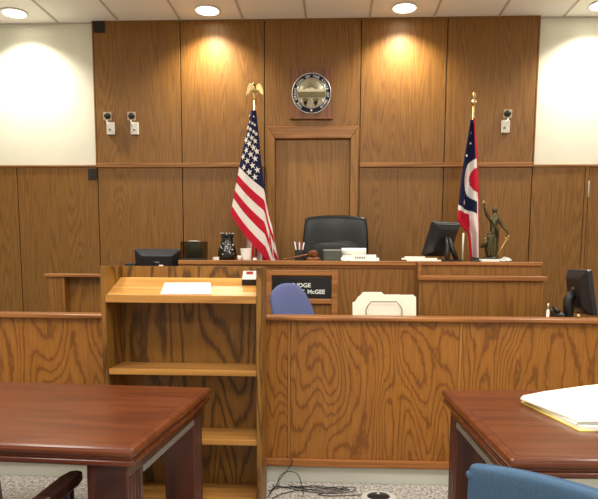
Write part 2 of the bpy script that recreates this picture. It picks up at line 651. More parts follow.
w = bpy.data.worlds.new('world')
SC.world = w
w.use_nodes = True
w.node_tree.nodes['Background'].inputs[0].default_value = (1, 0.95, 0.88, 1)
w.node_tree.nodes['Background'].inputs[1].default_value = 0.05

# ------------------------------------------------------------------ things on the far wall
def grille(px0, py0, px1, py1, Yf, label):
    a, b_ = at(px0, py1, Yf), at(px1, py0, Yf)
    t = thing('wall_vent', ((a.x + b_.x) / 2, Yf - 0.001, a.z), label, 'vent')
    bx('frame', (a.x, Yf - 0.013, a.z), (b_.x, Yf - 0.001, b_.z), 'vent', t, 0.002)
    s = MB()
    n = 7
    for k in range(n):
        z = a.z + 0.012 + (b_.z - a.z - 0.024) * k / (n - 1)
        s.box((a.x + 0.01, Yf - 0.018, z - 0.003), (b_.x - 0.01, Yf - 0.012, z + 0.003))
    s.build('louvres', 'black', t)
grille(94, 21.5, 104.5, 33, PF, 'small dark square vent at the top left corner of the oak panelling')
grille(88.5, 168.5, 97, 180, PF, 'small dark square vent at the end of the left wainscot')

def sensor(px, py, label, flip=1):
    p = at(px, py, PF)
    t = thing('wall_sensor', (p.x, PF - 0.001, p.z), label, 'wall sensor', 'small sensors on the oak panels')
    k = 5.95 / 615
    pl = MB()
    pl.box((-4 * k * 1.0, -0.012, 7 * k), (4 * k, 0, 15 * k), 0.003)
    pl.build('mounting_plate', 'plate', t, world=False)
    d = MB()
    d.lathe([(0.001, 0.045), (0.016, 0.042), (0.026, 0.03), (0.030, 0.012), (0.030, 0.0)], (0, 0, 0), 20, M4=Matrix.Translation((0.005 * flip, -0.010, 11 * k)) @ Matrix.Rotation(R(90), 4, 'X'))
    d.build('black_dome', 'black', t, world=False)
    b2 = MB()
    b2.box((-3 * k + 0.026 * flip, -0.035, -7 * k), (5 * k + 0.026 * flip - 0.005, 0, 5 * k), 0.006)
    bo = b2.build('sensor_box', 'box_grey', t, world=False)
    ln = MB()
    ln.lathe([(0.001, 0.01), (0.012, 0.008), (0.014, 0.0)], (0, 0, 0), 16, M4=Matrix.Translation((0.03 * flip, -0.033, -2 * k)) @ Matrix.Rotation(R(90), 4, 'X'))
    ln.build('lens', 'steel', bo, world=False)
    cb = MB()
    cb.tube([(0.01 * flip, -0.012, 8 * k), (-0.002 * flip, -0.03, 6 * k), (0.012 * flip, -0.04, 4 * k), (0.03 * flip, -0.038, 2 * k)], 0.004, 8)
    cb.build('cable', 'white', t, world=False)
sensor(108, 128, 'small pale wall sensor with black dome, nearer the left cream wall')
sensor(132, 128, 'small pale wall sensor with black dome, second from the left cream wall')
sensor(507, 126, 'small pale wall sensor with black dome, right of the red and blue flag', -1)

# round seal on its square board
pA, pB = at(290.5, 118.5, PF), at(333, 69, PF)
cx_, cz_ = (pA.x + pB.x) / 2, at(311, 94.3, PF).z
t = thing('wall_seal', (cx_, PF - 0.001, pA.z), 'round navy and silver state seal on square wooden board above the framed door', 'seal')
bx('board', (pA.x, PF - 0.025, pA.z), (pB.x, PF - 0.001, pB.z), 'plaque_wood', t, 0.003)
bx('board_ledge', (pA.x - 0.003, PF - 0.035, pA.z - 0.012), (pB.x + 0.003, PF - 0.001, pA.z + 0.006), 'plaque_wood', t, 0.003)
rS = 19 * 5.95 / 615
ys = PF - 0.025
FM = Matrix.Translation((cx_, ys, cz_)) @ Matrix.Rotation(R(90), 4, 'X')      # turned so that height points at the viewer
q = MB()
q.lathe([(rS * 0.955, 0.0), (rS * 1.0, 0.0), (rS * 1.0, 0.012), (rS * 0.975, 0.016), (rS * 0.95, 0.012), (rS * 0.955, 0.0)], (0, 0, 0), 64, M4=FM)
q.build('outer_rim', 'silver', t)
q = MB()
q.lathe([(0.001, 0.0), (rS * 0.955, 0.0), (rS * 0.955, 0.009), (0.001, 0.009)], (0, 0, 0), 64, M4=FM)
q.build('navy_band', 'seal_navy', t)
q = MB()
ri = rS * 0.72
q.lathe([(0.001, 0.008), (ri, 0.008), (ri, 0.012), (0.001, 0.012)], (0, 0, 0), 64, 'seal_sky', M4=FM)
q.lathe([(ri, 0.008), (ri * 1.03, 0.008), (ri * 1.03, 0.014), (ri, 0.014), (ri, 0.008)], (0, 0, 0), 64, 'silver', M4=FM)
def chord(z0, z1, off, th, mat):      # slice of the inner disc between two heights (fractions of ri)
    pts = []
    n = 24
    a0, a1 = math.asin(z0), math.asin(z1)
    for k in range(n + 1):
        a = a0 + (a1 - a0) * k / n
        pts.append((cx_ + ri * 0.985 * math.cos(a), ys - off, cz_ + ri * 0.985 * math.sin(a)))
    for k in range(n + 1):
        a = a1 + (a0 - a1) * k / n
        pts.append((cx_ - ri * 0.985 * math.cos(a), ys - off, cz_ + ri * 0.985 * math.sin(a)))
    q.prism(pts, (0, -th, 0), mat)
# sun with rays, hills, river, fields, sheaf and arrows
sun = [(cx_ + ri * 0.2 * math.cos(a), ys - 0.012, cz_ + ri * 0.18 + ri * 0.2 * math.sin(a)) for a in [PI * k / 16 for k in range(17)]]
q.prism(sun, (0, -0.003, 0), 'seal_light')
for k in range(1, 12):
    a = PI * k / 12
    c_, s_ = math.cos(a), math.sin(a)
    base = Vector((cx_, ys - 0.012, cz_ + ri * 0.18))
    tip = base + Vector((c_, 0, s_)) * ri * 0.66
    pr = Vector((-s_, 0, c_)) * ri * 0.03
    b0 = base + Vector((c_, 0, s_)) * ri * 0.25
    q.prism([b0 - pr, b0 + pr, tip], (0, -0.002, 0), 'seal_hill')
hill = [(-0.93, 0.1)]
for k in range(25):
    u = -0.93 + 1.86 * k / 24
    hill.append((u, 0.22 + 0.10 * abs(math.sin(u * 6.2 + 0.6)) + 0.04 * math.sin(u * 17)))
hill.append((0.93, 0.1))
q.prism([(cx_ + ri * a, ys - 0.012, cz_ + ri * b_) for a, b_ in hill], (0, -0.005, 0), 'seal_light')
chord(-0.12, 0.12, 0.012, 0.004, 'seal_hill')
chord(-0.30, -0.12, 0.012, 0.003, 'seal_dark')
chord(-0.985, -0.30, 0.012, 0.002, 'seal_field')
for sx in (-0.42, 0.3):
    for k in range(9):
        a = R(-28 + 7 * k)
        b0 = Vector((cx_ + ri * sx, ys - 0.014, cz_ - ri * 0.85))
        tp = b0 + Vector((math.sin(a), 0, math.cos(a))) * ri * 0.52
        q.prism([b0 + Vector((-0.004, 0, 0)), b0 + Vector((0.004, 0, 0)), tp + Vector((0.004, 0, 0)), tp + Vector((-0.004, 0, 0))], (0, -0.004, 0), 'seal_hill')
for k in range(5):
    x0 = cx_ + ri * (-0.75 + 0.37 * k)
    q.prism([(x0, ys - 0.014, cz_ - ri * 0.36), (x0 + 0.02, ys - 0.014, cz_ - ri * 0.36), (x0 + 0.026, ys - 0.014, cz_ - ri * 0.6), (x0 + 0.006, ys - 0.014, cz_ - ri * 0.6)], (0, -0.002, 0), 'seal_light')
q.build('relief', None, t)
q = MB()
msg = 'THE GREAT SEAL OF THE STATE OF OHIO'
rt = rS * 0.83
n = len(msg)
for i, ch in enumerate(msg):
    if ch == ' ':
        continue
    a = R(232 - 284 * i / (n - 1))
    pos = Matrix.Translation((cx_ + rt * math.cos(a), ys - 0.010, cz_ + rt * math.sin(a))) @ Matrix.Rotation(-(a - PI / 2), 4, 'Y')
    q.text(ch, 0.029, pos, None, 0.0015, bold=0.0005)
star = []
for k in range(10):
    rr = 0.014 if k % 2 == 0 else 0.0056
    a = PI / 2 + k * PI / 5
    star.append((cx_ + rr * math.cos(a), ys - 0.009, cz_ - rt + rr * math.sin(a)))
q.prism(star, (0, -0.003, 0))
q.build('lettering', 'lettering', t)

# ------------------------------------------------------------------ flags
def flag_base(t, x, y, ztop, lean=0.0):
    b0 = MB()
    b0.lathe([(0.001, 0), (0.15, 0), (0.155, 0.01), (0.15, 0.03), (0.08, 0.05), (0.035, 0.08), (0.028, 0.16), (0.001, 0.165)], (x, y, PLAT), 32)
    b0.build('base', 'gold', t)


def stars_xy(r):
    return [((r if k % 2 == 0 else r * 0.4) * math.sin(k * PI / 5), -(r if k % 2 == 0 else r * 0.4) * math.cos(k * PI / 5)) for k in range(10)]


def pwl(v, pts):
    for i in range(len(pts) - 1):
        a, b_ = pts[i], pts[i + 1]
        if v <= b_[0] or i == len(pts) - 2:
            q_ = (v - a[0]) / (b_[0] - a[0])
            return tuple(a[1 + j] + (b_[1 + j] - a[1 + j]) * q_ for j in range(len(a) - 1))


FY = 5.70
k57 = FY / 615
# --- stars and stripes
top = at(254.5, 84, FY)
t = thing('flag', (top.x, FY, PLAT), 'draped flag with stars and stripes and gold eagle, left of the leather chair', 'flag')
flag_base(t, top.x, FY, top.z)
zp = at(255, 100, FY).z
bp_ = MB()
bp_.tube([(top.x, FY, PLAT + 0.1), (top.x, FY, zp)], 0.011, 14)
bp_.build('pole', 'bronze_gold', t)
# eagle
fz = at(254.5, 99, FY).z
e = MB()
cxe = top.x
e.lathe([(0.008, 0.0), (0.012, 0.015), (0.020, 0.03), (0.012, 0.046), (0.009, 0.055), (0.014, 0.065), (0.006, 0.07)], (cxe, FY, fz - 0.02), 18)
e.ball((cxe, FY, fz + 0.085), (0.019, 0.019, 0.036))
e.ball((cxe - 0.004, FY - 0.010, fz + 0.128), (0.012, 0.014, 0.013))
e.tube([(cxe - 0.006, FY - 0.02, fz + 0.128), (cxe - 0.012, FY - 0.032, fz + 0.122)], [0.006, 0.001], 8)
for sg in (-1, 1):
    wing = [(0.008, 0.112), (0.03, 0.138), (0.05, 0.136), (0.066, 0.108), (0.078, 0.055), (0.076, 0.028), (0.064, 0.05), (0.058, 0.034), (0.050, 0.062), (0.044, 0.052), (0.036, 0.080), (0.02, 0.078), (0.010, 0.075)]
    e.prism([(cxe + sg * a, FY + 0.004 + 0.15 * a, fz + b_) for a, b_ in wing], (0, 0.012, 0), bev=0.002)
e.prism([(cxe - 0.014, FY, fz + 0.06), (cxe + 0.014, FY, fz + 0.06), (cxe + 0.02, FY, fz + 0.035), (cxe - 0.02, FY, fz + 0.035)], (0, 0.01, 0), bev=0.001)
e.build('eagle_finial', 'gold', t)

def us(u, v):
    """place on the cloth (u from hoist to fly, v from top to hem) -> point; two gathered panels with a fold between"""
    S = pwl(v, [(0, 251.5, 112), (0.3, 246.5, 138), (0.54, 240, 168), (1, 231.5, 214)])
    Rr = pwl(v, [(0, 257.0, 112), (0.2, 260, 140), (0.54, 264.5, 190), (0.77, 264.8, 222), (1, 267, 259)])
    uf = 0.46
    if u <= uf:
        q_ = u / uf
        x = S[0] + (Rr[0] - S[0]) * q_
        y = S[1] + (Rr[1] - S[1]) * q_ + 2.0 * math.sin(q_ * PI) * v
        wv = 0.5 - 0.5 * math.cos(q_ * 2 * PI * 1.5)
        d = -0.05 - 0.085 * math.sin(q_ * PI) * (0.3 + 0.7 * v) - 0.018 * wv * (0.4 + v)
    else:
        q_ = (u - uf) / (1 - uf)
        L = 118 - 20 * v
        y = Rr[1] + q_ * L
        x = Rr[0] + 13.5 * max(0.0, (y - 176) / 86) * min(1, q_ * 3) - 3.0 * max(0, min(1, (172 - y) / 40)) + 0.6 * math.sin(q_ * 9 + v * 3)
        d = -0.05 + 0.07 * math.sin(min(1, q_ * 3) * PI / 2) + 0.025 * math.sin(v * 16 + q_ * 2) * q_
    p = at(x, y, FY)
    p.y = FY + d
    return p


c = MB()
NU = 50
bm = c.bm
vs = [i / 26 for i in range(27)]
us_ = sorted(set([i / NU for i in range(NU + 1)] + [0.4]))
G = [[bm.verts.new(us(u, v)) for u in us_] for v in vs]
mats = [c.mi('red'), c.mi('wcloth'), c.mi('navy')]
US_PY = {}
for j in range(26):
    for i in range(len(us_) - 1):
        w_ = CM.transposed() @ (us((us_[i] + us_[i + 1]) / 2, vs[j]) - EYE)
        US_PY[(j, i)] = CY - FPX * w_.y / -w_.z
        um = (us_[i] + us_[i + 1]) / 2
        f = bm.faces.new((G[j][i], G[j][i + 1], G[j + 1][i + 1], G[j + 1][i]))
        st = j // 2
        f.material_index = 2 if ((um < 0.40 and st < 7) or (st < 7 and um < 0.8 and US_PY[(j, i)] < 186)) else (0 if st % 2 == 0 else 1)
        f.smooth = True
# rear fold of the fly end, seen below the hem
for j in range(6):
    for i in range(5):
        pass
def star_on(fn, u0, v0, ru, rv, mat):
    pts = [fn(u0, v0)]
    e1 = fn(u0 + 0.004, v0) - fn(u0 - 0.004, v0)
    e2 = fn(u0, v0 + 0.004) - fn(u0, v0 - 0.004)
    nn = e1.cross(e2).normalized()
    if nn.y > 0:
        nn = -nn
    # stars keep their own shape in the plane of the cloth
    e1n = Vector((1, 0, 0)) - nn * nn.x
    e1n.normalize()
    e2n = nn.cross(e1n)
    if e2n.z < 0:
        e2n = -e2n
    e2n, e1n = (e2n * 0.96 + e1n * -0.18).normalized(), (e1n * 0.96 + e2n * 0.18).normalized()
    P = [pts[0] + nn * 0.006 + e1n * a * ru - e2n * b_ * rv for a, b_ in stars_xy(1)]
    c.prism(P, nn * 0.0015, mat)
for row in range(8):
    nst = 4 if row % 2 == 0 else 3
    for k in range(nst):
        u0 = 0.4 * ((k + 0.5) / 4 if row % 2 == 0 else (k + 1) / 4)
        v0 = (7 / 13) * (row + 0.9) / 8.4
        wd = (us(0.4, v0) - us(0, v0)).length
        if wd < 0.07 and k % 2:
            continue
        r0 = min(0.030, wd / 6)
        star_on(us, u0, v0, r0, r0 * 1.1, 'wcloth')
c.build('flag_cloth', None, t)
# hanging rear fold as the back of the same cloth
c = MB()
def rear(u, v):
    x = 247 + 21 * u - 2 * v
    y = 226 + 50 * v + 14 * u
    p = at(x, y, FY)
    p.y = FY + 0.02 + 0.025 * math.sin(u * 12)
    return p
bm = c.bm
nu = 16
G = [[bm.verts.new(rear(i / nu, j / 8)) for i in range(nu + 1)] for j in range(9)]
c.mi('red'), c.mi('wcloth')
for j in range(8):
    for i in range(nu):
        f = bm.faces.new((G[j][i], G[j][i + 1], G[j + 1][i + 1], G[j + 1][i]))
        f.material_index = 1 if (i // 4) % 2 == 0 else 0
        f.smooth = True
c.build('fly_end', None, t)

# --- state flag
top = at(474.5, 94, FY)
t = thing('flag', (top.x, FY, PLAT), 'draped flag with red disc in white ring and gold spear tip, beside the statue', 'flag')
flag_base(t, top.x, FY, top.z)
bp_ = MB()
bp_.tube([(top.x - 0.004, FY, PLAT + 0.1), (top.x - 0.004, FY, at(474, 106, FY).z)], 0.011, 14)
bp_.build('pole', 'bronze_gold', t)
zf = at(474, 115, FY).z
e = MB()
e.lathe([(0.010, 0.0), (0.009, 0.07), (0.014, 0.08), (0.024, 0.094), (0.027, 0.108), (0.022, 0.122), (0.010, 0.132), (0.008, 0.138), (0.016, 0.15), (0.016, 0.17), (0.009, 0.19), (0.001, 0.205)], (top.x - 0.003, FY, zf), 20)
e.build('spear_finial', 'gold', t)
def oh(u, v):
    L = pwl(v, [(0, 469.5, 121), (0.25, 463, 157), (0.5, 458, 192), (0.7, 455, 221), (0.76, 461, 229), (0.80, 465.5, 234), (1, 468, 266)])
    Rr = pwl(v, [(0, 474.5, 119), (0.2, 477, 150), (0.5, 478.2, 190), (0.75, 478.2, 226), (1, 477.5, 264)])
    x = L[0] + (Rr[0] - L[0]) * u
    y = L[1] + (Rr[1] - L[1]) * u
    p = at(x, y, FY)
    p.y = FY - 0.03 - 0.04 * math.sin(u * 2 * PI * 1.6 + 0.6) * (0.35 + 0.65 * min(1, v * 1.5)) - 0.05 * v
    return p
def oh_col(px, py):
    # design as it lies on the folded cloth: red fly fold, white ring with red disc, blue wedge, red and white bars
    rightfold = 472.6 + (py - 120) * 0.035
    d = math.hypot((px - 475.5) / 12.5, (py - 181) / 21)
    if py < 214:
        if d < 0.58:
            return 'red'
        if d < 1.0 and px < 476.0 + (py - 181) * 0.02:
            return 'wcloth'
        if px > rightfold:
            return 'red' if py < 196 or px > 477.0 else 'wcloth'
        if 202 < py - (px - 465) * 0.0 and py > 206 + (px - 457) * 0.5:
            return 'wcloth' if py < 211 + (px - 457) * 0.3 else 'red'
        return 'navy'
    edge = 467.5 + (py - 214) * 0.09
    if px > edge:
        return 'wcloth' if px < 477.3 else 'red'
    return 'red'
c = MB()
bm = c.bm
NU, NV = 44, 150
G = [[bm.verts.new(oh(i / NU, j / NV)) for i in range(NU + 1)] for j in range(NV + 1)]
for mname in ('navy', 'red', 'wcloth'):
    c.mi(mname)
for j in range(NV):
    v = (j + 0.5) / NV
    L = pwl(v, [(0, 469.5, 121), (0.25, 463, 157), (0.5, 458, 192), (0.7, 455, 221), (0.76, 461, 229), (0.80, 465.5, 234), (1, 468, 266)])
    Rr = pwl(v, [(0, 474.5, 119), (0.2, 477, 150), (0.5, 478.2, 190), (0.75, 478.2, 226), (1, 477.5, 264)])
    for i in range(NU):
        u = (i + 0.5) / NU
        f = bm.faces.new((G[j][i], G[j][i + 1], G[j + 1][i + 1], G[j + 1][i]))
        f.material_index = c.mi(oh_col(L[0] + (Rr[0] - L[0]) * u, L[1] + (Rr[1] - L[1]) * u))
        f.smooth = True
for u0, v0, r_ in ((0.42, 0.16, 0.013), (0.12, 0.25, 0.014), (0.25, 0.58, 0.026), (0.3, 0.09, 0.01)):
    star_on(oh, u0, v0, r_, r_, 'wcloth')
c.build('flag_cloth', None, t)
sp = MB()
a, b_ = at(463.5, 233, FY + 0.02), at(462.5, 262, FY + 0.02)
sp.tube([a, b_], 0.008, 10)
sp.build('hanging_tassel', 'cream', t)

# ------------------------------------------------------------------ judge's bench
BF = 5.0
zt = Z(260.6, BF - 0.03)
x0, x1 = X(179, 262, BF), X(418.5, 279, 4.86) - 0.003
t = thing('judge_bench', ((x0 + x1) / 2, BF, 0), 'long oak bench carrying the name plate, below the leather chair', 'bench')
bx('bench_top', (x0, BF - 0.035, zt - 0.036), (x1, BF + 0.42, zt), 'bench_oak_h', t, 0.006)
bx('front_panel', (x0, BF, 0.0), (x1, BF + 0.03, zt - 0.036), 'bench_oak', t)
bx('side_panel', (x0, BF + 0.03, PLAT), (x0 + 0.03, BF + 0.40, zt - 0.036), 'bench_oak', t)
bx('cove_moulding', (x0, BF - 0.012, zt - 0.056), (x1, BF, zt - 0.036), 'bench_oak_h', t, 0.004)
# name plate frame
fl, fr_, ft = X(266, 292, BF), X(338, 292, BF), Z(270, BF)
ilx, irx = X(272, 292, BF), X(331.5, 292, BF)
fm = MB()
zb = Z(345, BF)
fm.box((fl, BF - 0.03, zb), (ilx, BF, ft), 0.005)
fm.box((irx, BF - 0.03, zb), (fr_, BF, ft), 0.005)
fm.box((ilx - 0.002, BF - 0.03, Z(275.5, BF)), (irx + 0.002, BF, ft), 0.005)
fm.box((ilx - 0.002, BF - 0.026, Z(303.5, BF)), (irx + 0.002, BF, Z(298.5, BF)), 0.005)
nf = fm.build('name_frame', 'bench_oak_h', t)
np_ = bx('name_plate', (ilx + 0.006, BF - 0.014, Z(298, BF)), (irx - 0.004, BF - 0.001, Z(277, BF)), 'plaque_black', t, 0.002)
tx = MB()
pj = at(301.6, 285.4, BF)
tx.text('JUDGE', 0.046, Matrix.Translation((pj.x, BF - 0.0148, pj.z)), None, 0.0006, bold=0.0012, sx=1.12)
tx.build('lettering', 'lettering', np_)
tx = MB()
pm = at(325.0, 292.0, BF)
tx.text('T. McGEE', 0.046, Matrix.Translation((pm.x, BF - 0.0148, pm.z)), None, 0.0006, align='RIGHT', bold=0.0012, sx=1.05)
tx.build('lettering', 'lettering', np_)

# right wing with its ledge
RW = 4.86
rx0, rx1 = X(418.5, 279, RW), X(547.5, 279, RW)
zl = Z(276, RW, 480)
t = thing('clerk_station', ((rx0 + rx1) / 2, RW, 0), 'oak station with stepped ledge at the bench right end, under the statue', 'station')
bx('front_panel', (rx0 + 0.01, RW + 0.03, 0), (rx1 - 0.02, RW + 0.06, zl - 0.036), 'bench_oak', t)
bx('side_panel', (rx1 - 0.05, RW + 0.06, 0), (rx1 - 0.02, BF + 0.45, zl - 0.036), 'bench_oak', t)
bx('ledge', (rx0, RW, zl - 0.038), (rx1, BF + 0.02, zl), 'bench_oak_h', t, 0.007)
xu1 = X(541, 268, BF)
bx('upper_panel', (rx0 + 0.02, BF, zl), (xu1, BF + 0.03, zt - 0.03), 'bench_oak', t)
bx('end_block', (rx0, RW + 0.02, zl - 0.01), (rx0 + 0.022, BF - 0.036, zt - 0.004), 'bench_oak_h', t, 0.004)
bx('top_shelf', (rx0, BF - 0.02, zt - 0.03), (xu1 + 0.01, BF + 0.45, zt - 0.001), 'bench_oak_h', t, 0.005)

# left witness stand
LW = 4.80
lx0, lx1 = X(45, 276, LW), X(179, 262, BF) - 0.004
zc = Z(274, LW, 90)
t = thing('witness_stand', ((lx0 + lx1) / 2, LW, 0), 'low capped oak stand at the bench left end, half behind the lectern', 'stand')
bx('cap', (lx0, LW - 0.02, zc - 0.025), (lx1, LW + 0.10, zc), 'bench_oak_h', t, 0.006)
bx('corner_post', (lx0 + 0.008, LW, 0), (X(65, 300, LW), LW + 0.09, zc - 0.025), 'bench_oak', t, 0.003)
bx('front_panel', (X(65, 300, LW), LW + 0.085, 0), (lx1, LW + 0.10, zc - 0.025), 'bench_oak', t)
bx('side_panel', (lx0 + 0.008, LW + 0.09, 0), (lx0 + 0.05, 5.55, zc - 0.025), 'bench_oak', t)
ZD = 1.12
bx('inner_desk', (lx0 + 0.06, LW + 0.101, ZD - 0.03), (lx1, 5.42, ZD), 'bench_oak_h', t)

# ------------------------------------------------------------------ the bar (low front partition)
BY = 3.65
zbt = Z(316.6, BY - 0.03)
bl, br = -3.9, 3.9
t = thing('bar_partition', (0, BY, 0), 'low oak partition with boldly figured panels across the whole room', 'partition')
zb0 = Z(466, BY)
zb1 = Z(458.5, BY)
seamx = [X(289, 390, BY), X(459, 390, BY)]
stp = seamx[1] - seamx[0]
edges = [seamx[0] - 3 * stp, seamx[0] - 2 * stp, seamx[0] - stp, seamx[0], seamx[1], seamx[1] + stp, seamx[1] + 2 * stp]
bx('core', (edges[0], BY + 0.02, zb0), (edges[-1], BY + 0.12, zbt - 0.03), 'seam', t)
for a, b_ in zip(edges[:-1], edges[1:]):
    bx('panel', (a + 0.009, BY, zb1), (b_ - 0.009, BY + 0.02, zbt - 0.025), 'bar_oak', t, 0.003)
for a in edges[1:-1]:
    bx('batten', (a - 0.008, BY - 0.001, zb1), (a + 0.008, BY + 0.02, zbt - 0.025), 'batten_oak', t, 0.003)
cap = MB()
cap.box((edges[0], BY - 0.035, zbt - 0.025), (edges[-1], BY + 0.122, zbt), 0.007)
cap.build('cap_rail', 'bar_oak_h', t)
bx('bottom_rail', (edges[0], BY - 0.014, zb0), (edges[-1], BY + 0.02, zb1), 'bar_oak_h', t, 0.004)
bx('toe_kick', (edges[0], BY + 0.02, 0), (edges[-1], BY + 0.10, zb0), 'toe', t)
ZK = zbt - 0.072
bx('inner_counter', (-0.1, BY + 0.124, ZK - 0.035), (edges[-1], BY + 0.80, ZK), 'bar_oak_h', t, 0.003)

# ------------------------------------------------------------------ lectern
LY0, LY1 = 3.12, 3.38
lx0, lx1 = X(101.5, 320, LY0), X(261, 320, LY0)
zt_ = Z(266.2, LY1, 180)
t = thing('lectern', ((lx0 + lx1) / 2, (LY0 + LY1) / 2, 0), 'tall open-backed oak lectern with slanted top and shelves', 'lectern')
th = 0.024
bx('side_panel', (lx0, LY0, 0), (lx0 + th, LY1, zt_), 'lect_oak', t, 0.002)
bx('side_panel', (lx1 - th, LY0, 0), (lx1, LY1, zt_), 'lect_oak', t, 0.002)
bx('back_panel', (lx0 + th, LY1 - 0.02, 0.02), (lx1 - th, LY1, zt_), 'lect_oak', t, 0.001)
zs0 = Z(295.5, LY0 + 0.01, 180)
zs1 = Z(277.5, LY1 - 0.02, 180)
sl = MB()
xi0, xi1 = lx0 + th + 0.001, lx1 - th - 0.001
sl.prism([(xi0, LY0 + 0.012, zs0 - 0.02), (xi0, LY0 + 0.012, zs0), (xi0, LY1 - 0.021, zs1), (xi0, LY1 - 0.021, zs1 - 0.02)], (xi1 - xi0, 0, 0), bev=0.001)
sl.build('slanted_top', 'lect_top_lit', t)
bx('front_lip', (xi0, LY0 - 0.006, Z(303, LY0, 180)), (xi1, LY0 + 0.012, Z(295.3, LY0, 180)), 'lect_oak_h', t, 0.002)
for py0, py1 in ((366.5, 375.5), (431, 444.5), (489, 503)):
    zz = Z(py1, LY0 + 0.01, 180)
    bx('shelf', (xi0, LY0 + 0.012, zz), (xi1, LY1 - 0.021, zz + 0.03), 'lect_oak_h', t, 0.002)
SLN = Vector((0, -(zs1 - zs0), (LY1 - 0.033 - LY0))).normalized()
SLP = Vector((0, LY0 + 0.012, zs0))
def on_slope(px, py, lift=0.0):
    d = ray(px, py)
    k = (SLP + SLN * lift - EYE).dot(SLN) / d.dot(SLN)
    return EYE + d * k
pp = MB()
pp.prism([on_slope(160.5, 294.5, 0.001), on_slope(211.5, 294.5, 0.001), on_slope(210.5, 283.3, 0.001), on_slope(165, 283.3, 0.001)], SLN * 0.004)
tag(pp.build('paper_sheet', 'white'), 'white sheets of paper lying on the slanted lectern top', 'paper')
# small timer box
p0, p1 = on_slope(242, 285.5), on_slope(256.3, 285.5)
wd = p1.x - p0.x
ang = math.atan2(zs1 - zs0, LY1 - 0.033 - LY0)
t = thing('timer_box', ((p0.x + p1.x) / 2, p0.y, p0.z), 'small black and white timer box on the right of the lectern top', 'timer')
t.rotation_euler = (ang, 0, 0)
bx('body', (-wd / 2, 0, 0.0), (wd / 2, 0.075, 0.034), 'black', t, 0.003, world=False)
f = MB()
f.prism([(-wd / 2 + 0.001, 0.002, 0.034), (wd / 2 - 0.001, 0.002, 0.034), (wd / 2 - 0.001, 0.07, 0.056), (-wd / 2 + 0.001, 0.07, 0.056)], (0, 0.012, -0.012), bev=0.001)
fp = f.build('face_plate', 'box_grey', t, world=False)
d = MB()
d.prism([(-0.018, 0.042, 0.0475), (0.018, 0.042, 0.0475), (0.018, 0.060, 0.0535), (-0.018, 0.060, 0.0535)], (0, -0.0005, 0.003))
d.build('display', 'redled', t, world=False)

# ------------------------------------------------------------------ tables
TZ = 0.75
def table(corner_near, corner_far, side, label):
    """side -1: the table runs left from the given pair of corners, +1: right"""
    d = Vector((corner_far.x - corner_near.x, corner_far.y - corner_near.y, 0))
    dep = d.length
    rz = math.atan2(-d.x, d.y)
    t = thing('table', (corner_near.x, corner_near.y, 0), label, 'table', rz=rz)
    L = 1.85
    x0, x1 = (-L, 0.0) if side < 0 else (0.0, L)
    y0, y1 = 0.0, dep
    kw = dict(world=False)
    bx('tabletop', (x0, y0, TZ - 0.034), (x1, y1, TZ - 0.001), 'cherry', t, 0.013, **kw)
    bx('top_veneer', (x0 + 0.032, y0 + 0.032, TZ - 0.006), (x1 - 0.032, y1 - 0.032, TZ + 0.0003), 'cherry', t, 0.001, **kw)
    md = MB()
    md.box((x0 + 0.012, y0 + 0.012, TZ - 0.044), (x1 - 0.012, y1 - 0.012, TZ - 0.0335), 0.004)
    md.box((x0 + 0.007, y0 + 0.007, TZ - 0.066), (x1 - 0.007, y1 - 0.007, TZ - 0.0435), 0.009, seg=3)
    md.build('edge_moulding', 'cherry_edge', t, **kw)
    lw = 0.14
    zt2 = TZ - 0.066
    ins = 0.040
    for sx in (0, 1):
        for sy in (0, 1):
            a = x0 + ins if sx == 0 else x1 - ins - lw
            b_ = y0 + ins if sy == 0 else y1 - ins - lw
            lg = MB()
            lg.box((a, b_, 0), (a + lw, b_ + lw, zt2), 0.004)
            for q_ in range(4):            # reeded side faces
                yy = b_ + 0.028 + q_ * 0.028
                lg.box((a - 0.004, yy - 0.008, 0.06), (a + lw + 0.004, yy + 0.008, zt2 - 0.05), 0.004)
            lg.build('leg', 'cherry_leg', t, **kw)
    for xx in (x0 + 0.04, x1 - 0.04 - 0.03):
        bx('apron', (xx, y0 + ins + lw, TZ - 0.115), (xx + 0.03, y1 - ins - lw, zt2), 'cherry_leg', t, 0.003, **kw)
        rl = bx('side_rail', (xx - 0.004, y0 + ins + lw, TZ - 0.140), (xx + 0.034, y1 - ins - lw, TZ - 0.116), 'steel', t, 0.003, **kw)
        rl['label'] = 'grey metal rail'
    return t
table(atz(133.5, 449, TZ), atz(212, 387, TZ), -1, 'dark cherry wood table in front of the lectern')
table(atz(510, 459, TZ), atz(441, 388.8, TZ), 1, 'dark cherry wood table with a pile of papers on it')

# papers on the right table
def quad(name, pts, z, h, mat, parent=None):
    m_ = MB()
    m_.prism([Vector((atz(a, b_, z).x, atz(a, b_, z).y, z)) for a, b_ in pts], (0, 0, h), bev=min(0.001, h * 0.3))
    return m_.build(name, mat, parent)
pc = atz(560, 415, TZ)
t = thing('paper_folder', (pc.x, pc.y, TZ), 'yellow folder holding a thick pile of white papers on the right cherry table', 'folder')
m_ = MB()
def rounded(pts, z):
    return [Vector((atz(a, b_, z).x, atz(a, b_, z).y, z)) for a, b_ in pts]
m_.prism(rounded([(521, 402.5), (524, 400), (598, 388), (640, 384), (660, 432), (580, 431.5), (576.5, 430)], TZ + 0.0005), (0, 0, 0.003))
m_.build('folder_back', 'yellow', t)
m_ = MB()
m_.prism(rounded([(579, 429.5), (599, 431), (655, 432), (640, 386), (598, 389), (526, 402)], TZ + 0.004), (0, 0, 0.014))
m_.build('paper_block', 'white', t)
m_ = MB()
m_.prism(rounded([(520.5, 399.5), (523, 396.8), (545, 392.5), (584, 387), (640, 381), (655, 421), (598, 422), (578.5, 422.5)], TZ + 0.021), (0, 0, 0.006))
m_.build('cover_sheet', 'cream', t)
m_ = MB()
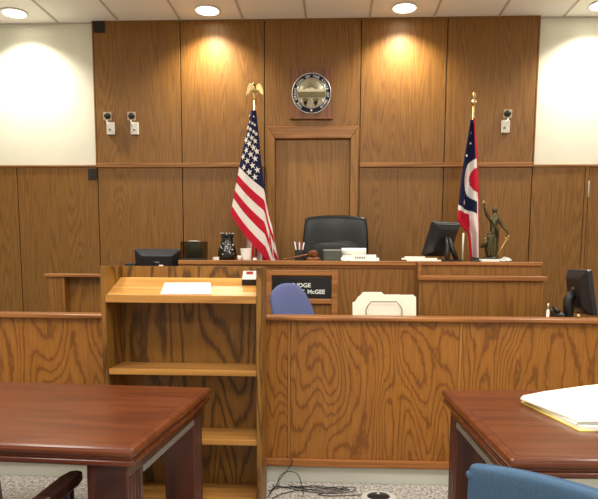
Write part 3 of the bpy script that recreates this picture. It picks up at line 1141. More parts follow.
m_.prism(rounded([(576, 424.5), (600, 425.2), (640, 425), (640, 423), (598, 423), (577, 423.5)], TZ + 0.0185), (0, 0, 0.002))
m_.build('page_edge', 'steel', t)

# ------------------------------------------------------------------ chairs
def star_base(t, x, y, z0, zs, r=0.29, mat='black', rz=0.3):
    b = MB()
    for k in range(5):
        a = rz + 2 * PI * k / 5
        b.tube([(x + 0.03 * math.cos(a), y + 0.03 * math.sin(a), z0 + 0.11), (x + r * math.cos(a), y + r * math.sin(a), z0 + 0.075)], [0.026, 0.016], 10)
    b.lathe([(0.03, 0.07), (0.045, 0.08), (0.045, 0.13), (0.03, 0.14)], (x, y, z0), 20)
    b.build('star_base', mat, t)
    for k in range(5):
        a = rz + 2 * PI * k / 5
        wv = MB()
        wv.lathe([(0.001, -0.018), (0.022, -0.018), (0.028, -0.012), (0.028, 0.012), (0.022, 0.018), (0.001, 0.018)], (0, 0, 0), 18,
                 M4=Matrix.Translation((x + r * math.cos(a), y + r * math.sin(a), z0 + 0.028)) @ Matrix.Rotation(a + PI / 2, 4, 'Z') @ Matrix.Rotation(PI / 2, 4, 'Y'))
        wv.tube([(x + r * math.cos(a), y + r * math.sin(a), z0 + 0.03), (x + r * math.cos(a), y + r * math.sin(a), z0 + 0.085)], 0.008, 8)
        wv.build('caster', mat, t)
    cl = MB()
    cl.tube([(x, y, z0 + 0.12), (x, y, zs)], 0.024, 14)
    cl.build('gas_column', 'steel', t)


# judge's chair
JX, JY = X(335.5, 240, 5.66), 5.66
t = thing('office_chair', (JX, JY - 0.12, PLAT), 'black leather high-backed office chair behind the judge bench', 'chair')
zt0 = Z(215, JY, 335)
wB = X(367, 240, JY) - X(304.5, 240, JY)
bk = MB()
hB = 0.66
TI = Matrix.Translation((JX, JY, zt0 - hB / 2)) @ Matrix.Rotation(R(-4), 4, 'X')
bk.pillow(wB * 1.04, hB, 0.12, 0.34, 4, 26, taper=0.015, bend=-0.05, arch=0.0, M4=TI)
bk.build('backrest', 'leather', t)
lp = MB()
lp.pillow(wB * 0.84, 0.34, 0.07, 0.3, 4, 18, M4=Matrix.Translation((JX, JY - 0.055, zt0 - 0.40)) @ Matrix.Rotation(R(-3), 4, 'X'))
lp.build('lumbar_pad', 'leather', t)
st = MB()
st.pillow(0.52, 0.48, 0.11, 0.3, 4, 18, M4=Matrix.Translation((JX, JY - 0.27, PLAT + 0.46)) @ Matrix.Rotation(R(90), 4, 'X'))
st.build('seat', 'leather', t)
for sg in (-1, 1):
    ar = MB()
    ar.tube([(JX + sg * 0.25, JY - 0.24, PLAT + 0.44), (JX + sg * 0.30, JY - 0.24, PLAT + 0.52), (JX + sg * 0.30, JY - 0.22, PLAT + 0.63)], 0.018, 10)
    ar.box((JX + sg * 0.30 - 0.035, JY - 0.34, PLAT + 0.63), (JX + sg * 0.30 + 0.035, JY - 0.10, PLAT + 0.66), 0.012)
    ar.build('armrest', 'black', t)
star_base(t, JX, JY - 0.19, PLAT, PLAT + 0.42, 0.24)

# clerk's chair with violet fabric
CYc = 4.62
cpx = X(292, 300, CYc)
t = thing('office_chair', (cpx, CYc - 0.15, 0), 'violet-blue fabric office chair below the judge name plate, behind the partition', 'chair')
ztc = Z(283.5, CYc, 290)
bk = MB()
TI = Matrix.Translation((cpx + 0.0, CYc, ztc - 0.235)) @ Matrix.Rotation(R(-17), 4, 'Y') @ Matrix.Rotation(R(28), 4, 'Z') @ Matrix.Rotation(R(-5), 4, 'X')
bk.pillow(0.325, 0.49, 0.085, 0.78, 3.2, 24, taper=-0.06, bend=-0.03, M4=TI)
bk.build('backrest', 'violet_cloth', t)
zse = 0.56
st = MB()
st.pillow(0.46, 0.44, 0.09, 0.35, 4, 18, M4=Matrix.Translation((cpx + 0.05, CYc - 0.2, zse)) @ Matrix.Rotation(R(90), 4, 'X'))
st.build('seat', 'violet_cloth', t)
sp = MB()
sp.tube([(cpx + 0.05, CYc - 0.1, zse - 0.05), (cpx + 0.05, CYc + 0.03, zse - 0.03), (cpx + 0.05, CYc + 0.09, zse + 0.1), (cpx + 0.03, CYc + 0.055, ztc - 0.3)], 0.02, 10)
sp.build('back_support', 'black', t)
star_base(t, cpx + 0.05, CYc - 0.2, 0, zse - 0.04, 0.27)

# near blue chair at the right table
pcn = at(481, 454, 1.45)
ux = Vector((1, -1.1, 0)).normalized()        # direction along the top of the backrest
rzc = math.atan2(ux.y, ux.x)
wc = 0.50
zc_top = pcn.z
cen = Vector((pcn.x, pcn.y, 0)) + ux * (wc / 2)
t = thing('side_chair', (cen.x, cen.y, 0), 'blue fabric chair drawn up to the right cherry table, cut off by the picture edge', 'chair', rz=rzc)
bk = MB()
bk.pillow(wc, 0.40, 0.05, 0.16, 7, 26, bend=-0.03, M4=Matrix.Translation((0, 0, zc_top - 0.20)) @ Matrix.Rotation(R(6), 4, 'X'))
bb = bk.build('backrest', 'blue_cloth', t, world=False)
rim = MB()
pth = []
for k in range(41):
    u = -1 + 2 * k / 40
    pth.append((u * wc / 2 * 0.975, -0.004 - 0.03 * u * u - 0.02, zc_top - 0.012 - 0.028 * abs(u) ** 6))
rim.tube(pth, 0.012, 10)
rim.build('top_piping', 'blue_pipe', t, world=False)
st = MB()
st.pillow(0.50, 0.46, 0.08, 0.25, 5, 18, M4=Matrix.Translation((0, 0.26, 0.45)) @ Matrix.Rotation(R(90), 4, 'X'))
st.build('seat', 'blue_cloth', t, world=False)
for sx in (-1, 1):
    lg = MB()
    lg.tube([(sx * 0.24, 0.03, zc_top - 0.3), (sx * 0.24, 0.01, 0.42), (sx * 0.24, -0.03, 0.0)], 0.013, 10)
    lg.build('leg', 'black', t, world=False)
    lg = MB()
    lg.tube([(sx * 0.22, 0.45, 0.42), (sx * 0.22, 0.47, 0.0)], 0.013, 10)
    lg.build('leg', 'black', t, world=False)
fr = MB()
fr.tube([(-0.24, 0.02, 0.40), (0.24, 0.02, 0.40), (0.22, 0.45, 0.40), (-0.22, 0.45, 0.40), (-0.24, 0.02, 0.40)], 0.012, 8)
fr.build('seat_frame', 'black', t, world=False)

# dark wooden armchair at the left table (only the end of one arm is in the picture)
ZA = 0.635
pa = atz(84, 470.5, ZA)
ax = pa.x - 0.026
ay1 = pa.y + 0.01
t = thing('armchair', (ax - 0.28, ay1 - 0.3, 0), 'dark polished wooden armchair pushed under the left cherry table', 'chair')
for sg, xx in ((0, ax), (1, ax - 0.56)):
    ar = MB()
    ar.prism([(xx - 0.03, ay1 - 0.50, ZA - 0.034), (xx + 0.022, ay1 - 0.50, ZA - 0.034), (xx + 0.03, ay1 - 0.06, ZA - 0.036), (xx + 0.022, ay1 - 0.01, ZA - 0.036), (xx, ay1, ZA - 0.036), (xx - 0.024, ay1 - 0.012, ZA - 0.036), (xx - 0.034, ay1 - 0.06, ZA - 0.036)], (0, 0, 0.036), bev=0.008)
    ar.build('armrest', 'arm_wood', t)
    po = MB()
    po.box((xx - 0.018, ay1 - 0.11, 0), (xx + 0.018, ay1 - 0.07, ZA - 0.034), 0.006)
    po.build('leg', 'arm_wood', t)
    po = MB()
    po.prism([(xx - 0.018, ay1 - 0.52, 0), (xx - 0.018, ay1 - 0.48, 0), (xx - 0.018, ay1 - 0.47, 0.5), (xx - 0.018, ay1 - 0.53, 0.92), (xx - 0.018, ay1 - 0.57, 0.92), (xx - 0.018, ay1 - 0.51, 0.5)], (0.036, 0, 0), bev=0.004)
    po.build('leg', 'arm_wood', t)
st = MB()
st.pillow(0.50, 0.44, 0.08, 0.25, 5, 16, M4=Matrix.Translation((ax - 0.28, ay1 - 0.28, 0.45)) @ Matrix.Rotation(R(90), 4, 'X'))
st.build('seat', 'blue_cloth', t)
bk = MB()
bk.pillow(0.50, 0.36, 0.05, 0.2, 6, 16, M4=Matrix.Translation((ax - 0.28, ay1 - 0.515, 0.72)) @ Matrix.Rotation(R(8), 4, 'X'))
bk.build('backrest', 'blue_cloth', t)

# ------------------------------------------------------------------ monitors
def monitor(loc, rz, w_, h_, tilt, zc, label, group, stand='foot', split=False):
    t = thing('monitor', loc, label, 'monitor', group, rz)
    T = Matrix.Translation((0, 0, zc)) @ Matrix.Rotation(tilt, 4, 'X')
    sh = MB()
    # rear shell tapers back from the bezel; screen faces +Y (away from the viewer)
    o = [(-w_ / 2, 0.0, -h_ / 2), (w_ / 2, 0.0, -h_ / 2), (w_ / 2, 0.0, h_ / 2), (-w_ / 2, 0.0, h_ / 2)]
    sh.box((-w_ / 2, -0.018, -h_ / 2), (w_ / 2, 0.022, h_ / 2), 0.010, M4=T)
    t2 = bmesh.new()
    a = [t2.verts.new((x * 0.97, -0.017, z * 0.96)) for x, _, z in o]
    b_ = [t2.verts.new((x * 0.66, -0.055, z * 0.66)) for x, _, z in o]
    t2.faces.new(a)
    t2.faces.new(b_[::-1])
    for i in range(4):
        t2.faces.new((a[i], b_[i], b_[(i + 1) % 4], a[(i + 1) % 4]))
    bmesh.ops.recalc_face_normals(t2, faces=t2.faces[:])
    bmesh.ops.bevel(t2, geom=t2.edges[:], offset=0.008, segments=2, affect='EDGES', profile=0.5)
    sh.merge(t2, None, T)
    sh.build('shell', 'screen_black', t, world=False)
    sc = MB()
    sc.box((-w_ / 2 + 0.018, 0.0215, -h_ / 2 + 0.018), (w_ / 2 - 0.018, 0.0235, h_ / 2 - 0.018), 0, M4=T)
    sc.build('screen', 'blackgloss', t, world=False)
    bd = MB()
    bd.box((-0.018, -0.0575, h_ * 0.08), (0.018, -0.0545, h_ * 0.08 + 0.018), 0.002, M4=T)
    bd.build('badge', 'silver', t, world=False)
    sd = MB()
    if split:
        for sg in (-1, 1):
            sd.tube([(sg * 0.015, -0.055, zc + 0.02), (sg * 0.03, -0.10, zc - 0.08), (sg * 0.055, -0.13, 0.012)], [0.02, 0.021, 0.02], 10)
        sd.box((-0.10, -0.16, 0), (0.10, 0.06, 0.014), 0.006)
    else:
        sd.tube([(0, -0.05, zc), (0, -0.085, zc - 0.05), (0, -0.08, 0.03), (0, -0.06, 0.008)], [0.03, 0.034, 0.034, 0.03], 12)
        sd.lathe([(0.001, 0), (0.09, 0), (0.09, 0.008), (0.05, 0.016), (0.001, 0.018)], (0, -0.01, 0), 28)
    sd.build('stand', 'black', t, world=False)
    return t

p = at(441, 262, 5.22)
monitor((p.x, 5.25, zt + 0.0005), R(36), 0.31, 0.30, R(22), 0.185, 'black monitor turned aside on the bench, seen from behind, left of the statue', 'monitors', split=True)
p = at(581, 314, 4.20)
monitor((p.x + 0.0, 4.21, ZK + 0.0005), R(-88), 0.31, 0.30, R(10), 0.205, 'black monitor turned aside behind the right end of the partition', 'monitors')
p = at(159, 262, 5.14)
monitor((p.x, 5.13, ZD + 0.0005), R(2), 0.385, 0.27, R(14), Z(262.5, 5.14, 159) - ZD - 0.02, 'black monitor seen from behind on the left stand, above the lectern', 'monitors')

# ------------------------------------------------------------------ objects on the left stand and the bench
# smoked acrylic screen and the dark jug behind it
a, b_ = at(180.3, 241.5, 4.99), at(207.5, 241.5, 4.99)
t = thing('acrylic_screen', ((a.x + b_.x) / 2, 4.99, zt), 'smoked see-through acrylic screen standing at the left end of the bench', 'screen')
bx('pane', (a.x, 4.987, zt + 0.004), (b_.x, 4.993, a.z), 'smoke', t, 0.001)
bx('foot', (a.x, 4.972, zt), (b_.x, 5.01, zt + 0.012), 'black', t, 0.003)
p = at(193.5, 250, 5.19)
t = thing('jug', (p.x + 0.008, 5.19, zt), 'dark lidded jug behind the smoked acrylic screen', 'jug')
jz = Z(240.5, 5.19, 192)
j = MB()
hj = jz - zt
j.lathe([(0.001, 0), (0.06, 0), (0.072, 0.02), (0.074, hj * 0.55), (0.06, hj * 0.8), (0.055, hj * 0.9), (0.001, hj * 0.9)], (p.x + 0.008, 5.19, zt), 32)
j.build('body', 'greybox', t)
j = MB()
j.lathe([(0.001, hj * 0.9), (0.056, hj * 0.9), (0.054, hj * 0.97), (0.03, hj), (0.001, hj)], (p.x + 0.008, 5.19, zt), 28)
j.build('lid', 'steel', t)
# little white tag at the foot of the left monitor
p = at(161.5, 265.5, 4.86)
tg = MB()
tg.box((p.x - 0.016, 4.845, zc), (p.x + 0.016, 4.855, zc + 0.075), 0.002)
tag(tg.build('note_card', 'white'), 'little white card standing on the stand cap under the left monitor', 'card')
p = at(131, 264.5, 5.0)
rm = MB()
rm.box((p.x - 0.045, 4.97, ZD), (p.x + 0.045, 5.02, p.z + 0.012), 0.006)
tag(rm.build('black_box', 'black'), 'low black box at the left of the monitor above the lectern', 'box')

YO = 5.10
def onb(px, Y=YO): return X(px, 260, Y)
p0, p1 = onb(213), onb(219)
tag(bx('small_box', (p0, YO, zt), (p1, YO + 0.05, zt + 0.026), 'white', None, 0.003), 'tiny white box left of the black vase on the bench', 'box')
p = onb(227.5, 5.15)
t = thing('vase', (p, 5.15, zt), 'glossy black vase with pale speckles on the bench, left of the striped flag', 'vase')
vh = Z(232.5, 5.15, 227) - zt
v = MB()
v.lathe([(0.001, 0), (0.066, 0), (0.078, vh * 0.08), (0.080, vh * 0.2), (0.072, vh * 0.42), (0.055, vh * 0.62), (0.047, vh * 0.74), (0.050, vh * 0.84), (0.056, vh * 0.93), (0.052, vh * 0.96), (0.044, vh * 0.94), (0.04, vh * 0.7), (0.001, vh * 0.69)], (p, 5.15, zt), 40)
v.build('body', 'blackgloss', t)
v = MB()
random.seed(3)
def vr(z):
    pr = [(0.0, 0.066), (0.08, 0.078), (0.2, 0.080), (0.42, 0.072), (0.62, 0.055), (0.74, 0.047), (0.84, 0.05), (0.93, 0.056)]
    return pwl(z, pr)[0]
for k in range(20):
    a = R(random.uniform(215, 335))
    z = random.uniform(0.2, 0.6)
    r_ = vr(z)
    sz = random.uniform(0.0025, 0.0055)
    v.ball((p + r_ * math.cos(a), 5.15 + r_ * math.sin(a), zt + z * vh), (sz, 0.002 + sz * 0.3, sz), seg=8)
for k in range(12):
    a = 2 * PI * k / 12
    v.ball((p + 0.054 * math.cos(a), 5.15 + 0.054 * math.sin(a), zt + vh * 0.965), (0.0035, 0.0035, 0.0035), seg=8)
v.build('inlay', 'lettering', t)
p = onb(245.8)
c = MB()
ch = Z(248.5, YO, 245) - zt
c.lathe([(0.001, 0), (0.034, 0), (0.036, 0.01), (0.044, ch - 0.004), (0.045, ch), (0.041, ch), (0.034, 0.012), (0.001, 0.012)], (p, YO, zt), 28)
tag(c.build('cup', 'white'), 'white paper cup on the bench between the black vase and the striped flag', 'cup')
c = MB()
p = onb(239.8, YO - 0.03)
c.lathe([(0.001, 0), (0.014, 0), (0.017, 0.036), (0.015, 0.038), (0.001, 0.03)], (p, YO - 0.05, zt), 20)
tag(c.build('cup', 'white'), 'very small white cup touching distance left of the paper cup', 'cup')
p = onb(254.5)
tag(bx('eraser', (p - 0.014, YO, zt), (p + 0.016, YO + 0.03, zt + 0.02), 'white', None, 0.004), 'tiny white block on the bench right of the paper cup', 'block')

# pen holder with pens
p = onb(299.5)
phh = Z(250, YO, 300) - zt
t = thing('pen_holder', (p, YO, zt), 'square black pen holder on the bench in front of the leather chair', 'pen holder')
c = MB()
w2 = 0.036
c.box((p - w2, YO - w2, zt), (p + w2, YO + w2, zt + 0.006))
for a, b_ in (((-w2, -w2), (w2, -w2 + 0.004)), ((-w2, w2 - 0.004), (w2, w2)), ((-w2, -w2), (-w2 + 0.004, w2)), ((w2 - 0.004, -w2), (w2, w2))):
    c.box((p + a[0], YO + a[1], zt), (p + b_[0], YO + b_[1], zt + phh))
c.build('cup_wall', 'black', t)
for k, (dx, dy, ln, mm, nm) in enumerate(((-0.024, 0.0, 0.155, 'white', 'white pen left in the pen holder'), (-0.012, 0.012, 0.145, 'pen_blue', 'blue pen in the pen holder'), (0.0, -0.01, 0.15, 'white', 'white pen in the middle of the pen holder'), (0.012, 0.008, 0.14, 'pen_red', 'red pen in the pen holder'), (0.022, -0.006, 0.15, 'white', 'white pen right in the pen holder'))):
    c = MB()
    b0 = Vector((p + dx * 0.6, YO + dy, zt + 0.008))
    tp = Vector((p + dx * 1.7, YO + dy * 1.4, zt + ln))
    c.tube([b0, tp - (tp - b0) * 0.04, tp], [0.005, 0.005, 0.002], 8)
    tag(c.build('pen', mm), nm, 'pen', 'pens in the black holder')

# gavel and sound block
Yg = 5.03
gz = zt
p = X(313, 259, Yg)
c = MB()
c.lathe([(0.001, 0), (0.056, 0), (0.060, 0.006), (0.060, 0.018), (0.055, 0.026), (0.001, 0.026)], (p, Yg + 0.05, gz), 36)
tag(c.build('sound_block', 'gavel_wood'), 'round wooden sound block under the gavel head', 'sound block')
t = thing('gavel', (p, Yg + 0.05, gz + 0.0265), 'wooden gavel lying with its head on the sound block', 'gavel')
c = MB()
hm = Matrix.Translation((p - 0.002, Yg + 0.05, gz + 0.0265 + 0.030)) @ Matrix.Rotation(R(25), 4, 'Z') @ Matrix.Rotation(R(90), 4, 'X')
c.lathe([(0.001, -0.045), (0.024, -0.045), (0.028, -0.038), (0.024, -0.03), (0.029, -0.022), (0.029, 0.022), (0.024, 0.03), (0.028, 0.038), (0.024, 0.045), (0.001, 0.045)], (0, 0, 0), 24, M4=hm)
c.build('head', 'gavel_wood', t)
hx = X(283, 259, Yg)
c = MB()
A = Vector((p - 0.028, Yg + 0.045, gz + 0.052))
B = Vector((hx, Yg - 0.01, gz + 0.009))
c.tube([A, A.lerp(B, 0.3), A.lerp(B, 0.7), A.lerp(B, 0.95), B], [0.007, 0.008, 0.006, 0.008, 0.005], 12)
c.build('handle', 'gavel_wood', t)

# grey box, rolled paper, loose papers, name card
Yq = 5.16
a, b_ = onb(323.5, Yq), onb(341, Yq)
t = thing('desk_box', ((a + b_) / 2, Yq, zt), 'grey-green desk box on the bench right of the gavel', 'box')
hq = Z(249.5, Yq, 330) - zt
bx('body', (a, Yq - 0.04, zt), (b_, Yq + 0.06, zt + hq - 0.014), 'greybox', t, 0.004)
bx('lid', (a - 0.003, Yq - 0.043, zt + hq - 0.0135), (b_ + 0.003, Yq + 0.063, zt + hq), 'steel', t, 0.003)
Yq = 5.2
a, b_ = onb(341.5, Yq), onb(366, Yq)
tz = Z(248, Yq, 350) - zt
tag(bx('paper_ream', (a + 0.005, Yq - 0.03, zt), (b_, Yq + 0.10, zt + tz * 0.44), 'cream', None, 0.003), 'pale block of papers under the rolled white sheet on the bench', 'papers')
c = MB()
rr = tz * 0.28
zz0 = zt + tz * 0.44 + rr + 0.0005
c.lathe([(rr * 0.6, 0.0), (rr, 0.0), (rr, b_ - a), (rr * 0.6, b_ - a), (rr * 0.6, 0.0)], (0, 0, 0), 24, M4=Matrix.Translation((a, Yq + 0.02, zz0)) @ Matrix.Rotation(R(90), 4, 'Y'))
tag(c.build('rolled_paper', 'white'), 'rolled white sheet lying on the bench right of the grey-green box', 'paper')
Yq = 5.06
a, b_ = onb(351.5, Yq), onb(376, Yq)
t = thing('desk_card', ((a + b_) / 2, Yq, zt), 'white tent card with grey print on the bench below the leather chair', 'card')
zz = Z(254.5, Yq, 360)
c = MB()
c.prism([(a, Yq - 0.02, zt), (a, Yq, zz), (a, Yq + 0.03, zt)], (b_ - a, 0, 0))
c.build('card', 'white', t)
c = MB()
for k in range(6):
    xx = a + 0.03 + k * 0.014
    zz1 = zt + (zz - zt) * 0.35
    c.prism([(xx, Yq - 0.0132, zz1), (xx + 0.009, Yq - 0.0132, zz1), (xx + 0.009, Yq - 0.0068, zz1 + (zz - zt) * 0.32), (xx, Yq - 0.0068, zz1 + (zz - zt) * 0.32)], (0, -0.001, 0.0005))
c.build('print', 'print', t)
Yq = 5.17
for k, (pa_, pb_, rot, lab) in enumerate(((341, 352, 18, 'crumpled white paper slip left of the tent card'), (366, 379.5, -14, 'crumpled white paper slip right of the tent card'))):
    a, b_ = onb(pa_, Yq), onb(pb_, Yq)
    c = MB()
    bm = c.bm
    n1, n2 = 8, 5
    random.seed(20 + k)
    Yk = 5.09 if k == 0 else 5.20
    G = [[bm.verts.new((a + (b_ - a) * i / n1, Yk + 0.07 * j / n2 + 0.01 * math.sin(i), zt + 0.004 + 0.028 * math.sin(PI * j / n2) * (0.4 + 0.6 * random.random()) + 0.008 * random.random())) for j in range(n2 + 1)] for i in range(n1 + 1)]
    for i in range(n1):
        for j in range(n2):
            bm.faces.new((G[i][j], G[i + 1][j], G[i + 1][j + 1], G[i][j + 1]))
    r_ = bmesh.ops.solidify(bm, geom=bm.faces[:], thickness=0.002)
    lo = min(v_.co.z for v_ in bm.verts)
    bmesh.ops.translate(bm, verts=bm.verts[:], vec=(0, 0, zt - lo + 0.0003))
    tag(c.build('paper_slip', 'white'), lab, 'paper')

# papers left of the right monitor, stacked
zs = zt
random.seed(11)
labs = ['bottom sheet pile of the papers left of the bench monitor', 'middle folded white papers left of the bench monitor', 'top white sheet of the papers left of the bench monitor']
for k, (pa_, pb_, h__, Yk) in enumerate(((406, 440, 0.012, 5.06), (401, 436, 0.014, 5.07), (404, 424, 0.012, 5.08))):
    a, b_ = onb(pa_, Yk), onb(pb_, Yk)
    c = MB()
    c.prism([(a, Yk - 0.04, zs + 0.0003), (b_, Yk - 0.055, zs + 0.0003), (b_ + 0.01, Yk + 0.05, zs + 0.0003), (a + 0.03, Yk + 0.05, zs + 0.0003)], (0, 0, h__), bev=0.001)
    tag(c.build('paper_stack', 'white' if k != 1 else 'cream'), labs[k], 'papers', 'papers on the right half of the bench')
    zs += h__ + 0.0004

# things around the statue
zS = zt - 0.001
Ys = 5.08
a, b_ = onb(480.5, Ys), onb(498, Ys)
SBT = zS + 0.022
tag(bx('white_book', (a, Ys - 0.05, zS), (b_, Ys + 0.09, SBT), 'white', None, 0.003), 'white book lying under the bronze statue', 'book')
a, b_ = onb(470.5, Ys), onb(479.5, Ys)
t = thing('stapler', ((a + b_) / 2, Ys, zS), 'small black stapler on the bench left of the statue', 'stapler')
bx('base', (a, Ys - 0.02, zS), (b_, Ys + 0.02, zS + 0.012), 'black', t, 0.003)
c = MB()
c.prism([(a, Ys - 0.016, zS + 0.012), (b_ - 0.005, Ys - 0.016, zS + 0.014), (b_ - 0.01, Ys - 0.016, zS + 0.034), (a + 0.012, Ys - 0.016, zS + 0.04)], (0, 0.032, 0), bev=0.004)
c.build('arm', 'black', t)
c = MB()
bm = c.bm
random.seed(5)
a, b_ = onb(498.8, Ys), onb(511, Ys)
n1, n2 = 9, 6
G = [[bm.verts.new((a + (b_ - a) * i / n1, Ys - 0.03 + 0.08 * j / n2, zS + 0.004 + 0.034 * math.sin(PI * (j + 0.3) / (n2 + 0.6)) * math.sin(PI * (i + 1) / (n1 + 3)) + 0.012 * random.random())) for j in range(n2 + 1)] for i in range(n1 + 1)]
for i in range(n1):
    for j in range(n2):
        bm.faces.new((G[i][j], G[i + 1][j], G[i + 1][j + 1], G[i][j + 1]))
bmesh.ops.solidify(bm, geom=bm.faces[:], thickness=0.002)
lo = min(v_.co.z for v_ in bm.verts)
bmesh.ops.translate(bm, verts=bm.verts[:], vec=(0, 0, zS - lo + 0.0003))
tag(c.build('plastic_wrap', 'box_grey'), 'crumpled pale wrapper on the bench right of the statue', 'wrapper')

# ---- bronze statue: robed woman, one arm raised, the other holding a sword point down
Yst = 5.10
def sp_(px, py, dy=0.0):
    q_ = at(px, py, Yst)
    return Vector((q_.x, Yst + dy, q_.z))
sb = sp_(491.5, 258)
t = thing('statue', (sb.x, Yst, SBT), 'bronze statue of a robed woman with raised arm and lowered sword', 'statue')
c = MB()
c.lathe([(0.001, 0), (0.066, 0), (0.070, 0.006), (0.062, 0.014), (0.056, 0.018), (0.001, 0.020)], (sb.x - 0.01, Yst, SBT), 28)
c.build('plinth', 'black', t)
zb_ = SBT + 0.018

def skin(name, verts, edges_, radii, mat, parent, sub=2, extra=None):
    me = bpy.data.meshes.new(name)
    off = Vector(parent.location)
    me.from_pydata([Vector(v_) - off for v_ in verts], edges_, [])
    o = bpy.data.objects.new(name, me)
    COL.objects.link(o)
    sm = o.modifiers.new('skin', 'SKIN')
    sm.use_smooth_shade = True
    sk = me.skin_vertices[0].data
    for i, r_ in enumerate(radii):
        sk[i].radius = r_ if isinstance(r_, tuple) else (r_, r_)
        sk[i].use_root = (i == 0)
    s2_ = o.modifiers.new('sub', 'SUBSURF')
    s2_.levels = sub
    s2_.render_levels = sub
    bpy.context.view_layer.update()
    dg = bpy.context.evaluated_depsgraph_get()
    ev = bpy.data.meshes.new_from_object(o.evaluated_get(dg))
    bpy.data.objects.remove(o)
    c_ = MB()
    tb = bmesh.new()
    tb.from_mesh(ev)
    for f_ in tb.faces:
        f_.smooth = True
    c_.merge(tb)
    if extra:
        extra(c_, off)
    return c_.build(name, mat, parent, world=False)

V = [sp_(492.5, 236), sp_(493.5, 229), sp_(494, 222), sp_(494.2, 217.5), sp_(494.8, 213.5), sp_(494.8, 209.5),
     sp_(490.5, 219.5), sp_(486.2, 215.0, -0.01), sp_(484.2, 209.5, -0.02), sp_(483.2, 204.5, -0.02),
     sp_(498.8, 219.8), sp_(501.8, 225.5, -0.01), sp_(505.0, 230.5, -0.03), sp_(507.2, 234.2, -0.04),
     sp_(490.5, 246, -0.01), sp_(489, 255.5, -0.01), sp_(495, 246, 0.01), sp_(495.5, 255.5, 0.01)]
E = [(0, 1), (1, 2), (2, 3), (3, 4), (4, 5), (3, 6), (6, 7), (7, 8), (8, 9), (3, 10), (10, 11), (11, 12), (12, 13), (0, 14), (14, 15), (0, 16), (16, 17)]
k1 = Yst / 615
RAD = [4.6 * k1, 3.6 * k1, 4.2 * k1, 2.3 * k1, 1.7 * k1, 2.2 * k1, 2.2 * k1, 1.45 * k1, 1.1 * k1, 0.9 * k1, 2.2 * k1, 1.45 * k1, 1.15 * k1, 0.9 * k1, 2.4 * k1, 1.5 * k1, 2.4 * k1, 1.5 * k1]

def robe(c_, off):
    # lower robe: lofted rings with deep vertical folds, flaring to the left
    rings = [(232, 492.8, 4.3, 3.4), (238, 492.6, 4.9, 3.8), (244, 492.2, 5.0, 4.0), (250, 491.8, 4.9, 4.0), (255, 492.0, 5.0, 4.0), (257.6, 492.2, 5.2, 4.2)]
    tb = bmesh.new()
    R_ = []
    n_ = 48
    for (py, px, ra, rb) in rings:
        cc = sp_(px, py) - off
        ring = []
        for k in range(n_):
            a = 2 * PI * k / n_
            f_ = 1 + 0.15 * math.sin(9 * a + py * 0.12) + 0.06 * math.sin(15 * a)
            flare = 1.0 + (0.28 * max(0, -math.cos(a)) if py in (244, 250) else 0)
            ring.append(tb.verts.new(cc + Vector((ra * k1 * f_ * flare * math.cos(a), rb * k1 * f_ * math.sin(a), 0))))
        R_.append(ring)
    for i in range(len(R_) - 1):
        for k in range(n_):
            f_ = tb.faces.new((R_[i][k], R_[i][(k + 1) % n_], R_[i + 1][(k + 1) % n_], R_[i + 1][k]))
            f_.smooth = True
    tb.faces.new(R_[0])
    tb.faces.new(R_[-1][::-1])
    bmesh.ops.recalc_face_normals(tb, faces=tb.faces[:])
    c_.merge(tb)
    # head with hair knot and blindfold band
    hc = sp_(494.8, 210.6) - off
    c_.ball(hc, (2.35 * k1, 2.6 * k1, 3.1 * k1))
    c_.ball(hc + Vector((0.3 * k1, 1.6 * k1, 1.0 * k1)), (2.5 * k1, 1.9 * k1, 2.4 * k1))
    c_.ball(hc + Vector((0, -2.5 * k1, -0.4 * k1)), (0.45 * k1, 0.6 * k1, 0.7 * k1), seg=8)
    # hands
    for pz in (sp_(483.2, 203.8, -0.02), sp_(507.4, 234.8, -0.04)):
        c_.ball(pz - off, (1.1 * k1, 1.0 * k1, 1.3 * k1), seg=10)
    # shawl crossing the chest
    c_.tube([sp_(490.8, 219.5, -0.030) - off, sp_(493.5, 224.5, -0.036) - off, sp_(496.5, 230.5, -0.034) - off, sp_(496.8, 238, -0.03) - off], [0.008, 0.011, 0.012, 0.009], 10)
    # wind-blown tail of the robe
    c_.tube([sp_(487, 238, -0.01) - off, sp_(485, 243.5, -0.01) - off, sp_(482.2, 246.5, 0.0) - off, sp_(480.5, 247.5, 0.0) - off], [0.020, 0.022, 0.016, 0.006], 10)

skin('figure', V, E, RAD, 'bronze', t, 2, robe)
c = MB()
hand = sp_(507.2, 234.5, -0.045)
c.tube([sp_(505.2, 239.5, -0.045), sp_(495.0, 257.3, -0.03)], [0.006, 0.003], 8)
c.tube([sp_(507.6, 235.2, -0.045), sp_(505.2, 239.5, -0.045)], 0.0055, 8)
c.tube([sp_(503.4, 238.0, -0.045), sp_(507.2, 240.4, -0.045)], 0.004, 8)
c.build('sword', 'bronze_gold', t)
c = MB()
c.tube([sp_(483.2, 205.5, -0.02), sp_(483.0, 200.8, -0.02)], 0.004, 8)
c.tube([sp_(481.2, 203.6, -0.02), sp_(485.4, 202.4, -0.02)], 0.0035, 8)
c.build('raised_hilt', 'bronze_gold', t)

